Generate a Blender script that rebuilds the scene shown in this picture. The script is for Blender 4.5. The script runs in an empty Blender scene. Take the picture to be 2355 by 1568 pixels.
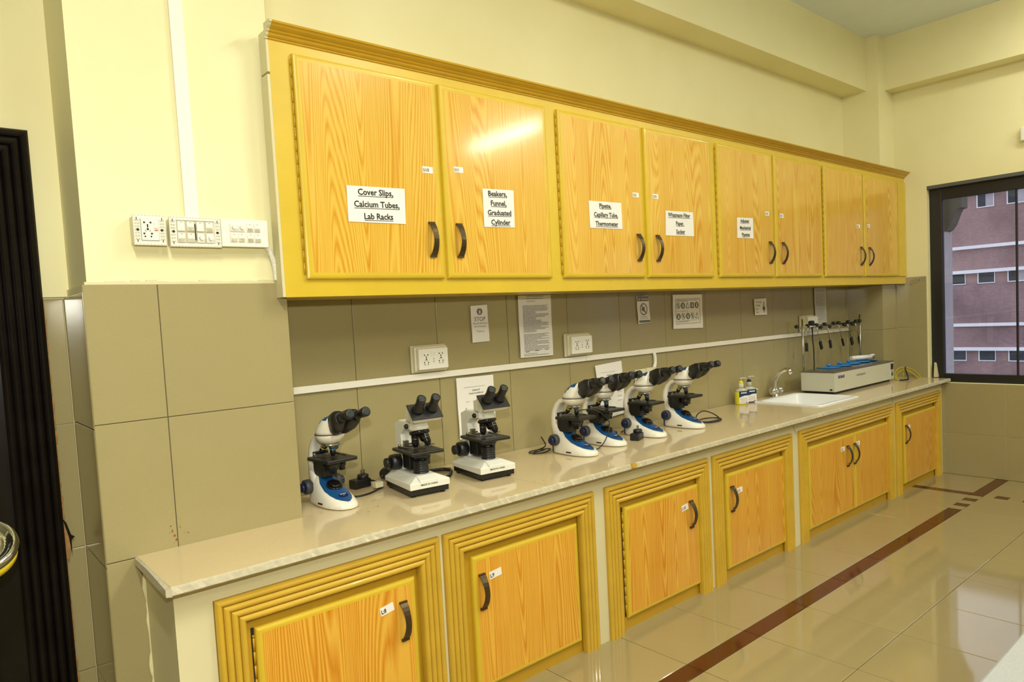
import bpy, bmesh, math, random
from mathutils import Vector, Matrix, Euler
random.seed(7)
PI = math.pi
K = 0.8            # survey units -> metres (every length below is in survey units)

# ------------------------------------------------------------------ camera, world, lights, exposure
scene = bpy.context.scene
COL = scene.collection
R_ = Vector((0.75372027, -0.65516641, -0.0516016))
U_ = Vector((0.07799425, 0.01121042, 0.99689078))
W_ = Vector((0.65255088, 0.75540142, -0.05954873))
CAMP = Vector((-0.77467459, -3.24016157, 1.73161793))
cam = bpy.data.cameras.new('camera'); camo = bpy.data.objects.new('camera', cam); COL.objects.link(camo)
m = Matrix((R_, U_, -W_)).transposed().to_4x4(); m.translation = CAMP*K
camo.matrix_world = m
cam.sensor_fit = 'HORIZONTAL'; cam.sensor_width = 36.0; cam.lens = 1618.779*36/2355
cam.shift_x = -27.5172/2355; cam.shift_y = 39.9106/2355
cam.clip_start = 0.02; cam.clip_end = 300
scene.camera = camo

vs = scene.view_settings
vs.view_transform = 'Standard'; vs.look = 'None'; vs.gamma = 1.0; vs.use_curve_mapping = False
vs.exposure = 0.38

world = bpy.data.worlds.new('sky'); scene.world = world; world.use_nodes = True
bg = world.node_tree.nodes['Background']
bg.inputs[0].default_value = (0.80, 0.86, 1.0, 1); bg.inputs[1].default_value = 1.35

def area_light(name, loc, rot, size, sy, energy, col):
    l = bpy.data.lights.new(name, 'AREA'); l.shape = 'RECTANGLE'; l.size = size*K; l.size_y = sy*K
    l.energy = energy; l.color = col
    o = bpy.data.objects.new(name, l); o.location = Vector(loc)*K; o.rotation_euler = rot; COL.objects.link(o)
    return o
def point_light(name, loc, energy, col, r):
    l = bpy.data.lights.new(name, 'POINT'); l.energy = energy; l.color = col; l.shadow_soft_size = r
    o = bpy.data.objects.new(name, l); o.location = Vector(loc)*K; COL.objects.link(o); return o
# camera flash, just above the lens, with a spread head
fl = bpy.data.lights.new('camera_flash', 'SPOT'); fl.energy = 74; fl.color = (1.0, 0.97, 0.86)
fl.spot_size = math.radians(118); fl.spot_blend = 0.6; fl.shadow_soft_size = 0.025
flo = bpy.data.objects.new('camera_flash', fl); COL.objects.link(flo)
m2_ = Matrix((R_, U_, -W_)).transposed().to_4x4(); m2_.translation = (CAMP + Vector((-0.02, -0.02, 0.30)))*K
flo.matrix_world = m2_ @ Matrix.Rotation(math.radians(8), 4, 'Y')
# fluorescent tubes on the ceiling (their fixtures are built further down)
TUBES = [(5.30, -4.90, 34), (2.10, -2.60, 24), (1.70, -5.60, 34), (-0.85, -3.30, 46), (5.80, -2.45, 9)]
for tx, ty, tw in TUBES:
    area_light('tube_light', (tx, ty, 4.08), (0, 0, 0), 0.09, 1.4, tw, (1.0, 0.965, 0.80))

# ------------------------------------------------------------------ materials
MATS = {}
def nt(name):
    mt = bpy.data.materials.new(name); mt.use_nodes = True
    MATS[name] = mt
    return mt, mt.node_tree.nodes, mt.node_tree.links, mt.node_tree.nodes['Principled BSDF']
def plain(name, col, rough=0.5, metal=0.0, noise=0.06, scale=40, spec=None, coat=0, bump=0.0, emis=None):
    mt, n, l, b = nt(name)
    b.inputs['Roughness'].default_value = rough; b.inputs['Metallic'].default_value = metal
    if coat: b.inputs['Coat Weight'].default_value = coat; b.inputs['Coat Roughness'].default_value = 0.05
    if spec is not None: b.inputs['Specular IOR Level'].default_value = spec
    tc = n.new('ShaderNodeTexCoord'); nz = n.new('ShaderNodeTexNoise'); nz.inputs['Scale'].default_value = scale
    nz.inputs['Detail'].default_value = 4
    l.new(tc.outputs['Object'], nz.inputs['Vector'])
    mx = n.new('ShaderNodeMix'); mx.data_type = 'RGBA'
    mx.inputs[6].default_value = tuple(max(0, c*(1-noise)) for c in col)+(1,)
    mx.inputs[7].default_value = tuple(min(1, c*(1+noise)) for c in col)+(1,)
    l.new(nz.outputs['Fac'], mx.inputs[0]); l.new(mx.outputs[2], b.inputs['Base Color'])
    if bump:
        bp = n.new('ShaderNodeBump'); bp.inputs['Strength'].default_value = bump; bp.inputs['Distance'].default_value = 0.002
        l.new(nz.outputs['Fac'], bp.inputs['Height']); l.new(bp.outputs[0], b.inputs['Normal'])
    if emis:
        b.inputs['Emission Color'].default_value = emis[:3]+(1,); b.inputs['Emission Strength'].default_value = emis[3]
    return mt

def paint(name, col, stain=0.0):
    mt, n, l, b = nt(name)
    b.inputs['Roughness'].default_value = 0.55; b.inputs['Specular IOR Level'].default_value = 0.3
    tc = n.new('ShaderNodeTexCoord')
    a = n.new('ShaderNodeTexNoise'); a.inputs['Scale'].default_value = 1.3; a.inputs['Detail'].default_value = 5
    c = n.new('ShaderNodeTexNoise'); c.inputs['Scale'].default_value = 55; c.inputs['Detail'].default_value = 3
    l.new(tc.outputs['Object'], a.inputs['Vector']); l.new(tc.outputs['Object'], c.inputs['Vector'])
    mx = n.new('ShaderNodeMix'); mx.data_type = 'RGBA'
    mx.inputs[6].default_value = (col[0]*0.94, col[1]*0.92, col[2]*0.86, 1); mx.inputs[7].default_value = (*col, 1)
    rp = n.new('ShaderNodeValToRGB'); rp.color_ramp.elements[0].position = 0.35; rp.color_ramp.elements[1].position = 0.6
    l.new(a.outputs['Fac'], rp.inputs[0]); l.new(rp.outputs[0], mx.inputs[0]); l.new(mx.outputs[2], b.inputs['Base Color'])
    bp = n.new('ShaderNodeBump'); bp.inputs['Strength'].default_value = 0.12; bp.inputs['Distance'].default_value = 0.002
    l.new(c.outputs['Fac'], bp.inputs['Height']); l.new(bp.outputs[0], b.inputs['Normal'])
    return mt

def tile_mat(name, col, rough, spec=0.5, cloud=0.10):
    mt, n, l, b = nt(name)
    b.inputs['Specular IOR Level'].default_value = spec
    tc = n.new('ShaderNodeTexCoord'); oi = n.new('ShaderNodeObjectInfo')
    ad = n.new('ShaderNodeVectorMath'); ad.operation = 'ADD'
    l.new(tc.outputs['Object'], ad.inputs[0])
    sc = n.new('ShaderNodeVectorMath'); sc.operation = 'SCALE'; sc.inputs[3].default_value = 1.0
    cb = n.new('ShaderNodeCombineXYZ')
    mm = n.new('ShaderNodeMath'); mm.operation = 'MULTIPLY'; mm.inputs[1].default_value = 37.0
    l.new(oi.outputs['Random'], mm.inputs[0]); l.new(mm.outputs[0], cb.inputs[0]); l.new(mm.outputs[0], cb.inputs[1]); l.new(cb.outputs[0], ad.inputs[1])
    a = n.new('ShaderNodeTexNoise'); a.inputs['Scale'].default_value = 4; a.inputs['Detail'].default_value = 6; a.inputs['Distortion'].default_value = 0.6
    s = n.new('ShaderNodeTexNoise'); s.inputs['Scale'].default_value = 220; s.inputs['Detail'].default_value = 2
    l.new(ad.outputs[0], a.inputs['Vector']); l.new(ad.outputs[0], s.inputs['Vector'])
    av = n.new('ShaderNodeMath'); av.operation = 'MULTIPLY_ADD'; av.inputs[1].default_value = 0.55
    l.new(s.outputs['Fac'], av.inputs[0]); 
    m2 = n.new('ShaderNodeMath'); m2.operation = 'MULTIPLY'; m2.inputs[1].default_value = 0.45
    l.new(a.outputs['Fac'], m2.inputs[0]); l.new(m2.outputs[0], av.inputs[2])
    mx = n.new('ShaderNodeMix'); mx.data_type = 'RGBA'
    mx.inputs[6].default_value = tuple(c*(1-cloud) for c in col)+(1,); mx.inputs[7].default_value = tuple(c*(1+cloud) for c in col)+(1,)
    l.new(av.outputs[0], mx.inputs[0]); l.new(mx.outputs[2], b.inputs['Base Color'])
    mr = n.new('ShaderNodeMapRange'); mr.inputs[3].default_value = rough*0.8; mr.inputs[4].default_value = rough*1.25
    l.new(a.outputs['Fac'], mr.inputs[0]); l.new(mr.outputs[0], b.inputs['Roughness'])
    return mt

def wood_mat(name, light, dark, rough):
    mt, n, l, b = nt(name)
    b.inputs['Coat Weight'].default_value = 0.5; b.inputs['Coat Roughness'].default_value = 0.11
    b.inputs['Specular IOR Level'].default_value = 0.35
    tc = n.new('ShaderNodeTexCoord'); oi = n.new('ShaderNodeObjectInfo')
    mm = n.new('ShaderNodeMath'); mm.operation = 'MULTIPLY'; mm.inputs[1].default_value = 61.0; l.new(oi.outputs['Random'], mm.inputs[0])
    cb = n.new('ShaderNodeCombineXYZ'); l.new(mm.outputs[0], cb.inputs[0]); l.new(mm.outputs[0], cb.inputs[2])
    ad = n.new('ShaderNodeVectorMath'); ad.operation = 'ADD'; l.new(tc.outputs['Object'], ad.inputs[0]); l.new(cb.outputs[0], ad.inputs[1])
    mp = n.new('ShaderNodeMapping'); mp.inputs['Scale'].default_value = (6.5, 1, 0.33); l.new(ad.outputs[0], mp.inputs[0])
    a = n.new('ShaderNodeTexNoise'); a.inputs['Scale'].default_value = 1.0; a.inputs['Detail'].default_value = 0.6; a.inputs['Roughness'].default_value = 0.3
    l.new(mp.outputs[0], a.inputs['Vector'])
    ml = n.new('ShaderNodeMath'); ml.operation = 'MULTIPLY'; ml.inputs[1].default_value = 58.0; l.new(a.outputs['Fac'], ml.inputs[0])
    fr = n.new('ShaderNodeMath'); fr.operation = 'PINGPONG'; fr.inputs[1].default_value = 0.5; l.new(ml.outputs[0], fr.inputs[0])
    mp2 = n.new('ShaderNodeMapping'); mp2.inputs['Scale'].default_value = (150, 1, 3.0); l.new(ad.outputs[0], mp2.inputs[0])
    f = n.new('ShaderNodeTexNoise'); f.inputs['Scale'].default_value = 1.0; f.inputs['Detail'].default_value = 3; l.new(mp2.outputs[0], f.inputs['Vector'])
    mp3 = n.new('ShaderNodeMapping'); mp3.inputs['Scale'].default_value = (9, 1, 0.5); l.new(ad.outputs[0], mp3.inputs[0])
    g = n.new('ShaderNodeTexNoise'); g.inputs['Scale'].default_value = 1.0; g.inputs['Detail'].default_value = 2; l.new(mp3.outputs[0], g.inputs['Vector'])
    s1 = n.new('ShaderNodeMath'); s1.operation = 'MULTIPLY'; s1.inputs[1].default_value = 0.85; l.new(fr.outputs[0], s1.inputs[0])
    s2 = n.new('ShaderNodeMath'); s2.operation = 'MULTIPLY_ADD'; s2.inputs[1].default_value = 0.55; l.new(f.outputs['Fac'], s2.inputs[0]); l.new(s1.outputs[0], s2.inputs[2])
    s3 = n.new('ShaderNodeMath'); s3.operation = 'MULTIPLY_ADD'; s3.inputs[1].default_value = 0.35; l.new(g.outputs['Fac'], s3.inputs[0]); l.new(s2.outputs[0], s3.inputs[2])
    rp = n.new('ShaderNodeValToRGB'); e = rp.color_ramp.elements
    e[0].position = 0.38; e[0].color = (*dark, 1); e[1].position = 0.80; e[1].color = (*light, 1)
    l.new(s3.outputs[0], rp.inputs[0]); l.new(rp.outputs[0], b.inputs['Base Color'])
    b.inputs['Roughness'].default_value = rough
    return mt

M_WALL = paint('cream_wall_paint', (0.86, 0.815, 0.50))
M_WALLD = paint('dark_unseen_walls', (0.24, 0.215, 0.13))  # for the unseen walls only, darkened to cut bounced light
M_CEIL = plain('ceiling_white', (0.78, 0.86, 0.90), 0.8, noise=0.03, scale=8)
M_WTILE = tile_mat('beige_wall_tile', (0.365, 0.312, 0.152), 0.16, 0.5)
M_FTILE = tile_mat('beige_floor_tile', (0.325, 0.265, 0.125), 0.055, 0.75, 0.12)
M_BROWN = tile_mat('brown_floor_tile', (0.085, 0.026, 0.006), 0.08, 0.25)
M_GROUT = plain('grout', (0.13, 0.115, 0.07), 0.8, noise=0.2)
M_WOOD = wood_mat('woodgrain_laminate', (0.76, 0.49, 0.075), (0.62, 0.28, 0.010), 0.26)
M_WOOD2 = wood_mat('orange_woodgrain_laminate', (0.78, 0.44, 0.055), (0.60, 0.21, 0.006), 0.3)
M_YEL = plain('mustard_enamel_paint', (0.66, 0.465, 0.032), 0.33, noise=0.10, scale=6, coat=0.1)
M_CROWN = plain('ochre_moulding_paint', (0.56, 0.33, 0.02), 0.32, noise=0.12, scale=14, coat=0.15)
M_FRAME = plain('ochre_frame_paint', (0.60, 0.38, 0.035), 0.32, noise=0.16, scale=9, coat=0.15)
M_BOARD = plain('ochre_board_paint', (0.50, 0.29, 0.015), 0.4, noise=0.12, scale=7)
M_PLAST = paint('cream_counter_plaster', (0.70, 0.65, 0.41))
M_MARB = tile_mat('beige_marble', (0.66, 0.535, 0.32), 0.075, 0.55, 0.13)
M_CUT = plain('chipped_marble_edge', (0.54, 0.49, 0.35), 0.7, noise=0.25, scale=60, bump=0.6)
M_BRONZE = plain('antique_bronze', (0.10, 0.072, 0.035), 0.35, metal=0.7, noise=0.4, scale=30)
M_BLACK = plain('black_plastic', (0.012, 0.012, 0.012), 0.38, noise=0.2)
M_BLACKG = plain('black_gloss', (0.008, 0.007, 0.007), 0.16, noise=0.2)
M_DOOR = plain('black_lacquered_wood', (0.008, 0.006, 0.005), 0.26, noise=0.6, scale=18, coat=0.08, spec=0.3)
M_WINF = plain('black_window_metal', (0.008, 0.008, 0.007), 0.4, noise=0.2)
M_WHITE = plain('white_plastic', (0.84, 0.83, 0.74), 0.35, noise=0.03)
M_WHITEY = plain('ivory_plastic', (0.74, 0.70, 0.50), 0.4, noise=0.04)
M_SMUDGE = plain('smudged_rocker', (0.50, 0.46, 0.33), 0.5, noise=0.8, scale=90)
M_RECSHADE = plain('recess_shade_tint', (0.56, 0.52, 0.36), 0.6, noise=0.1)  # shade of the switch frame recesses, put into the colour
M_DUCT = plain('white_conduit', (0.88, 0.86, 0.76), 0.4, noise=0.03)
M_PAPER = plain('paper', (0.86, 0.84, 0.80), 0.7, noise=0.02, scale=10)
M_PAPER2 = plain('grey_paper', (0.62, 0.60, 0.56), 0.7, noise=0.03, scale=10)
M_INK = plain('black_ink', (0.015, 0.014, 0.013), 0.6, noise=0.1)
M_INKG = plain('grey_ink', (0.16, 0.15, 0.14), 0.7, noise=0.2)
M_SCOPEW = plain('microscope_white', (0.86, 0.83, 0.72), 0.28, noise=0.03, coat=0.2)
M_SCOPEG = plain('microscope_grey_white', (0.78, 0.78, 0.70), 0.4, noise=0.03)
M_BLUE = plain('microscope_blue', (0.009, 0.075, 0.23), 0.27, noise=0.08, coat=0.2)
M_BADGE = plain('navy_badge', (0.008, 0.014, 0.075), 0.25, noise=0.1)
M_GREY = plain('dark_grey_rubber', (0.045, 0.048, 0.052), 0.5, noise=0.1)
M_CHROME = plain('chrome', (0.78, 0.78, 0.76), 0.08, metal=1.0, noise=0.03)
M_STEEL = plain('steel', (0.45, 0.44, 0.40), 0.25, metal=1.0, noise=0.06)
M_LENS = plain('lens_glass', (0.04, 0.05, 0.055), 0.06, noise=0.1, coat=0.6)
M_CERAM = plain('white_ceramic', (0.88, 0.90, 0.90), 0.10, noise=0.02, coat=0.4)
M_BATH = plain('bath_enamel', (0.60, 0.59, 0.46), 0.35, noise=0.03)
M_BATHT = plain('brown_grey_lid', (0.13, 0.105, 0.085), 0.35, noise=0.15)
M_BLUEL = plain('bright_blue_plastic', (0.012, 0.24, 0.72), 0.35, noise=0.1)
M_NAVY = plain('navy_print', (0.02, 0.03, 0.22), 0.5, noise=0.1)
M_YELLIQ = plain('yellow_liquid_soap', (0.66, 0.62, 0.01), 0.12, noise=0.05, coat=0.5)
M_YELCAP = plain('yellow_cap', (0.85, 0.75, 0.03), 0.35, noise=0.03)
M_CLEAR = plain('cloudy_plastic', (0.50, 0.49, 0.42), 0.2, noise=0.05, coat=0.4)
M_PURP = plain('purple_liquid_soap', (0.07, 0.03, 0.13), 0.12, noise=0.05, coat=0.5)
M_LBLUE = plain('label_blue', (0.015, 0.05, 0.13), 0.4, noise=0.1)
M_TUBEY = plain('yellow_hose', (0.46, 0.36, 0.02), 0.4, noise=0.1)
M_ORANGE = plain('orange_indicator', (0.65, 0.14, 0.01), 0.4, noise=0.05)
M_GREEN = plain('green_switch', (0.01, 0.14, 0.06), 0.4, noise=0.05)
M_RAWWOOD = plain('splintered_wood', (0.42, 0.22, 0.07), 0.8, noise=0.5, scale=50)
M_RED = plain('yellow_scale_paint', (0.72, 0.55, 0.03), 0.3, noise=0.05)
M_WMARB = tile_mat('white_marble', (0.33, 0.345, 0.355), 0.12, 0.5, 0.22)
M_CONC = plain('grey_exterior_plaster', (0.40, 0.37, 0.40), 0.8, noise=0.12, scale=5)
M_DCONC = plain('dark_exterior_concrete', (0.10, 0.10, 0.09), 0.8, noise=0.2, scale=5)
M_EBAND = plain('white_facade_band', (0.80, 0.80, 0.80), 0.7, noise=0.05, scale=3)
M_EGLASS = plain('dark_window_glass', (0.035, 0.05, 0.065), 0.3, noise=0.3, scale=0.8, spec=0.12)
M_TUBE2 = plain('dim_fluorescent_tube', (0.9, 0.9, 0.85), 0.4, noise=0.0, emis=(1.0, 0.965, 0.80, 16.0))
M_TUBE = plain('fluorescent_tube', (0.9, 0.9, 0.85), 0.4, noise=0.0, emis=(1.0, 0.965, 0.80, 48.0))
def brick_mat():
    mt, n, l, b = nt('purple_brown_brick')
    tc = n.new('ShaderNodeTexCoord'); mp = n.new('ShaderNodeMapping'); mp.inputs['Rotation'].default_value = (PI/2, 0, PI/2)
    sp = n.new('ShaderNodeSeparateXYZ'); l.new(tc.outputs['Object'], sp.inputs[0])
    cb = n.new('ShaderNodeCombineXYZ'); l.new(sp.outputs[1], cb.inputs[0]); l.new(sp.outputs[2], cb.inputs[1])
    br = n.new('ShaderNodeTexBrick'); br.inputs['Scale'].default_value = 4.0; br.inputs['Mortar Size'].default_value = 0.02
    br.inputs[1].default_value = (0.35, 0.21, 0.20, 1); br.inputs[2].default_value = (0.29, 0.175, 0.18, 1); br.inputs[3].default_value = (0.33, 0.26, 0.25, 1)
    l.new(cb.outputs[0], br.inputs['Vector'])
    nz = n.new('ShaderNodeTexNoise'); nz.inputs['Scale'].default_value = 0.45; nz.inputs['Detail'].default_value = 6; l.new(tc.outputs['Object'], nz.inputs['Vector'])
    rp = n.new('ShaderNodeValToRGB'); rp.color_ramp.elements[0].position = 0.35; rp.color_ramp.elements[0].color = (0.62, 0.60, 0.62, 1); rp.color_ramp.elements[1].position = 0.6
    l.new(nz.outputs['Fac'], rp.inputs[0])
    mx = n.new('ShaderNodeMix'); mx.data_type = 'RGBA'; mx.blend_type = 'MULTIPLY'; mx.inputs[0].default_value = 1.0
    l.new(br.outputs[0], mx.inputs[6]); l.new(rp.outputs[0], mx.inputs[7]); l.new(mx.outputs[2], b.inputs['Base Color'])
    b.inputs['Roughness'].default_value = 0.85
    return mt
M_BRICK = brick_mat()
def glass_mat():
    mt, n, l, b = nt('window_glass')
    n.remove(b); out = n['Material Output']
    g = n.new('ShaderNodeBsdfGlossy'); g.inputs['Roughness'].default_value = 0.01
    t = n.new('ShaderNodeBsdfTransparent'); t.inputs[0].default_value = (0.86, 0.86, 0.88, 1)
    fz = n.new('ShaderNodeFresnel'); fz.inputs[0].default_value = 1.45
    mx = n.new('ShaderNodeMixShader'); l.new(fz.outputs[0], mx.inputs[0]); l.new(t.outputs[0], mx.inputs[1]); l.new(g.outputs[0], mx.inputs[2])
    l.new(mx.outputs[0], out.inputs[0])
    return mt
M_GLASS = glass_mat()

# ------------------------------------------------------------------ mesh builder
class MB:
    def __init__(s, org=(0, 0, 0), rz=0.0):
        s.v = []; s.f = []; s.mi = []; s.sm = []; s.T = Matrix.Translation(Vector(org)) @ Matrix.Rotation(rz, 4, 'Z')
    def add(s, vs, fs, m=0, sm=False, T=None):
        b = len(s.v)
        for p in vs:
            p = Vector(p)
            if T is not None: p = T @ p
            s.v.append(s.T @ p)
        for f in fs: s.f.append([b+i for i in f]); s.mi.append(m); s.sm.append(sm)
        return s
    def box(s, x0, x1, y0, y1, z0, z1, m=0, T=None):
        vs = [(x0,y0,z0),(x1,y0,z0),(x1,y1,z0),(x0,y1,z0),(x0,y0,z1),(x1,y0,z1),(x1,y1,z1),(x0,y1,z1)]
        return s.add(vs, [(3,2,1,0),(4,5,6,7),(0,1,5,4),(1,2,6,5),(2,3,7,6),(3,0,4,7)], m, False, T)
    def extr(s, poly, axis, a, b, m=0, sm=False, T=None):
        n = len(poly)
        def P(q, t): return (t, q[0], q[1]) if axis == 'x' else (q[0], t, q[1]) if axis == 'y' else (q[0], q[1], t)
        vs = [P(q, a) for q in poly]+[P(q, b) for q in poly]
        fs = [(i, (i+1) % n, n+(i+1) % n, n+i) for i in range(n)]
        b0 = len(s.f)
        s.add(vs, fs, m, sm, T); bb = len(s.v)-2*n
        s.f.append([bb+i for i in range(n)][::-1]); s.f.append([bb+n+i for i in range(n)]); s.mi += [m, m]; s.sm += [False, False]
        return s
    def loft(s, rings, m=0, sm=True, cap=True, T=None, closed=True):
        n = len(rings[0]); vs = [p for r in rings for p in r]; fs = []
        for k in range(len(rings)-1):
            for i in range(n if closed else n-1):
                j = (i+1) % n; fs.append((k*n+i, k*n+j, (k+1)*n+j, (k+1)*n+i))
        b = len(s.v); s.add(vs, fs, m, sm, T)
        if cap:
            s.f.append([b+i for i in range(n)][::-1]); s.f.append([b+(len(rings)-1)*n+i for i in range(n)]); s.mi += [m, m]; s.sm += [False, False]
        return s
    def lathe(s, prof, p=(0,0,0), d=(0,0,1), n=24, m=0, sm=True, T=None, cap=True):
        d = Vector(d).normalized(); a = Vector((1,0,0)) if abs(d.x) < 0.8 else Vector((0,1,0))
        u = d.cross(a).normalized(); w = d.cross(u); p = Vector(p)
        rings = [[p+d*h+(u*math.cos(2*PI*i/n)+w*math.sin(2*PI*i/n))*max(r, 1e-5) for i in range(n)] for r, h in prof]
        return s.loft(rings, m, sm, cap, T)
    def cyl(s, p0, p1, r0, r1=None, n=16, m=0, sm=True, T=None):
        p0 = Vector(p0); p1 = Vector(p1); d = p1-p0
        return s.lathe([(r0, 0), (r0 if r1 is None else r1, d.length)], p0, d, n, m, sm, T)
    def tube(s, pts, r, n=8, m=0, sub=4, T=None):
        P = [Vector(p) for p in pts]
        if sub > 1 and len(P) > 2:
            Q = []
            for i in range(len(P)-1):
                a = P[max(i-1, 0)]; b = P[i]; c = P[i+1]; d = P[min(i+2, len(P)-1)]
                for k in range(sub):
                    t = k/sub
                    Q.append(0.5*((2*b)+(c-a)*t+(2*a-5*b+4*c-d)*t*t+(3*b-a-3*c+d)*t**3))
            Q.append(P[-1]); P = Q
        rings = []; u = None
        for i, p in enumerate(P):
            t = (P[min(i+1, len(P)-1)]-P[max(i-1, 0)]).normalized()
            if u is None:
                a = Vector((0,0,1)) if abs(t.z) < 0.9 else Vector((1,0,0)); u = t.cross(a).normalized()
            else: u = (u-t*u.dot(t)).normalized()
            w = t.cross(u); rr = r(i/(len(P)-1)) if callable(r) else r
            rings.append([p+(u*math.cos(2*PI*k/n)+w*math.sin(2*PI*k/n))*rr for k in range(n)])
        return s.loft(rings, m, True, True, T)
    def text(s, body, org, size, xd=(1,0,0), up=(0,0,1), align='CENTER', m=0, off=0.0, under=False, sx=1.0, lift=0.0):
        c = bpy.data.curves.new('t', 'FONT'); c.body = body; c.size = 1.0; c.align_x = align; c.align_y = 'BOTTOM_BASELINE'
        c.resolution_u = 2; c.offset = off
        o = bpy.data.objects.new('t', c); COL.objects.link(o)
        dg = bpy.context.evaluated_depsgraph_get(); me = bpy.data.meshes.new_from_object(o.evaluated_get(dg))
        xd = Vector(xd).normalized(); up = Vector(up).normalized(); nr = xd.cross(up); org = Vector(org)+nr*lift
        vs = [org+xd*(v.co.x*size*sx)+up*(v.co.y*size) for v in me.vertices]
        s.add(vs, [tuple(p.vertices) for p in me.polygons], m)
        if under and len(me.vertices):
            x0 = min(v.co.x for v in me.vertices)*size*sx; x1 = max(v.co.x for v in me.vertices)*size*sx
            q = [org+xd*a+up*b for a, b in ((x0,-0.19*size),(x1,-0.19*size),(x1,-0.12*size),(x0,-0.12*size))]
            s.add(q, [(0,1,2,3)], m)
        bpy.data.objects.remove(o); bpy.data.curves.remove(c); bpy.data.meshes.remove(me)
        return s
    def build(s, name, mats, parent=None, bevel=0.0, seg=2, org=(0,0,0), auto=False):
        me = bpy.data.meshes.new(name)
        o0 = Vector(org)
        me.from_pydata([tuple((p-o0)*K) for p in s.v], [], s.f)
        if not isinstance(mats, (list, tuple)): mats = [mats]
        for mt in mats: me.materials.append(mt)
        me.polygons.foreach_set('material_index', s.mi); me.polygons.foreach_set('use_smooth', s.sm)
        bm = bmesh.new(); bm.from_mesh(me); bmesh.ops.recalc_face_normals(bm, faces=bm.faces); bm.to_mesh(me); bm.free()
        o = bpy.data.objects.new(name, me); COL.objects.link(o)
        o.location = o0*K
        if parent: o.parent = parent
        if bevel:
            b = o.modifiers.new('b', 'BEVEL'); b.width = bevel*K; b.segments = seg; b.limit_method = 'ANGLE'; b.angle_limit = math.radians(40)
        return o
def tag(o, label=None, cat=None, group=None, kind=None):
    if label: o['label'] = label
    if cat: o['category'] = cat
    if group: o['group'] = group
    if kind: o['kind'] = kind
    return o
def thing(name, loc, rz, label, cat, group=None, kind=None):
    o = bpy.data.objects.new(name, None); COL.objects.link(o); o.empty_display_size = 0.05
    o.location = Vector(loc)*K; o.rotation_euler = (0, 0, rz)
    return tag(o, label, cat, group, kind)
def kids(o): return [c for c in bpy.data.objects if c.parent == o]
def copy_tree(o, parent=None):
    c = o.copy(); COL.objects.link(c)
    if parent: c.parent = parent
    for ch in kids(o): copy_tree(ch, c)
    return c

# ------------------------------------------------------------------ constants of the room
XR = 6.709; ZC = 0.927; ZCEIL = 4.232; YL = 0.035
XW = -3.4; YF = -8.2

# ------------------------------------------------------------------ structure
def struct(name, mb, mat, bevel=0, label=None):
    o = mb.build(name, mat, bevel=bevel); o['kind'] = 'structure'
    if label: o['label'] = label
    return o
# floor: grout bed + tiles
floor = struct('floor', MB().box(XW, XR+0.15, YF, YL, -0.12, -0.006), M_GROUT)
tile_cache = {}
def tile_obj(parent, size, loc, mat, thick=0.006, axis='z', name='tile'):
    key = (round(size[0], 3), round(size[1], 3), mat.name, axis)
    if key not in tile_cache:
        a, b = size[0]/2, size[1]/2; e = 0.0022
        lo = [(-a,-b),(a,-b),(a,b),(-a,b)]; hi = [(-a+e,-b+e),(a-e,-b+e),(a-e,b-e),(-a+e,b-e)]
        def P(q, h):
            if axis == 'z': return (q[0], q[1], h)
            if axis == 'y': return (q[0], -h, q[1])
            if axis == 'x': return (-h, q[0], q[1])
        vs = [P(q, 0) for q in lo]+[P(q, thick-e*0.6) for q in lo]+[P(q, thick) for q in hi]
        fs = []
        for k in (0, 4):
            for i in range(4): j = (i+1) % 4; fs.append((k+i, k+j, k+4+j, k+4+i))
        fs.append((8, 9, 10, 11))
        mb = MB().add(vs, fs)
        o = mb.build(name, mat, parent); tile_cache[key] = o.data
    else:
        o = bpy.data.objects.new(name, tile_cache[key]); COL.objects.link(o); o.parent = parent
    o.location = Vector(loc)*K
    return o
G = 0.0035
def grid(parent, xs, ys, const, mat, axis, gap=G, skip=None):
    for i in range(len(xs)-1):
        for j in range(len(ys)-1):
            w = xs[i+1]-xs[i]-gap; h = ys[j+1]-ys[j]-gap
            if w < 0.01 or h < 0.01: continue
            cx = (xs[i]+xs[i+1])/2; cy = (ys[j]+ys[j+1])/2
            if skip and skip(cx, cy): continue
            loc = (cx, cy, const) if axis == 'z' else (cx, const, cy) if axis == 'y' else (const, cx, cy)
            tile_obj(parent, (w, h), loc, mat, axis=axis)
fx = [2.4472+0.5011*k for k in range(-5, 9)]
fxs = [x for x in fx if x < XR]+[XR]
P0 = 0.012
fys_room = [-1.2838-0.5011*k for k in range(0, 6)][::-1]
grid(floor, fxs, fys_room, -0.006, M_FTILE, 'z')
grid(floor, fxs, [-1.1846, -0.6835], -0.006, M_FTILE, 'z', skip=lambda x, y: x > 5.5)
# rest of the room floor, out of sight of the photograph: bigger joined field
bigf = MB()
def flat(x0, x1, y0, y1): bigf.box(x0, x1, y0, y1, -0.006, -0.0005)
for i in range(-7, 9):
    x0 = 2.4472+0.5011*i if i > -7 else XW; x1 = min(2.4472+0.5011*(i+1), XR)
    for j in range(0, 9):
        y1 = -3.7893-0.5011*j; y0 = max(y1-0.5011, YF)
        if x1-x0 > 0.05 and y1-y0 > 0.05: flat(x0+G/2, x1-G/2, y0+G/2, y1-G/2)
for x0, x1 in ((XW, -2.2), (-2.2, -1.2), (-1.2, -0.0583)):
    for y0, y1 in ((-3.78, -2.78), (-2.78, -1.78), (-1.78, -0.78), (-0.78, 0.03)): flat(x0+G/2, x1-G/2, y0+G/2, y1-G/2)
bo = bigf.build('far_tiles', M_FTILE, floor); bo['kind'] = 'stuff'
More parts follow.
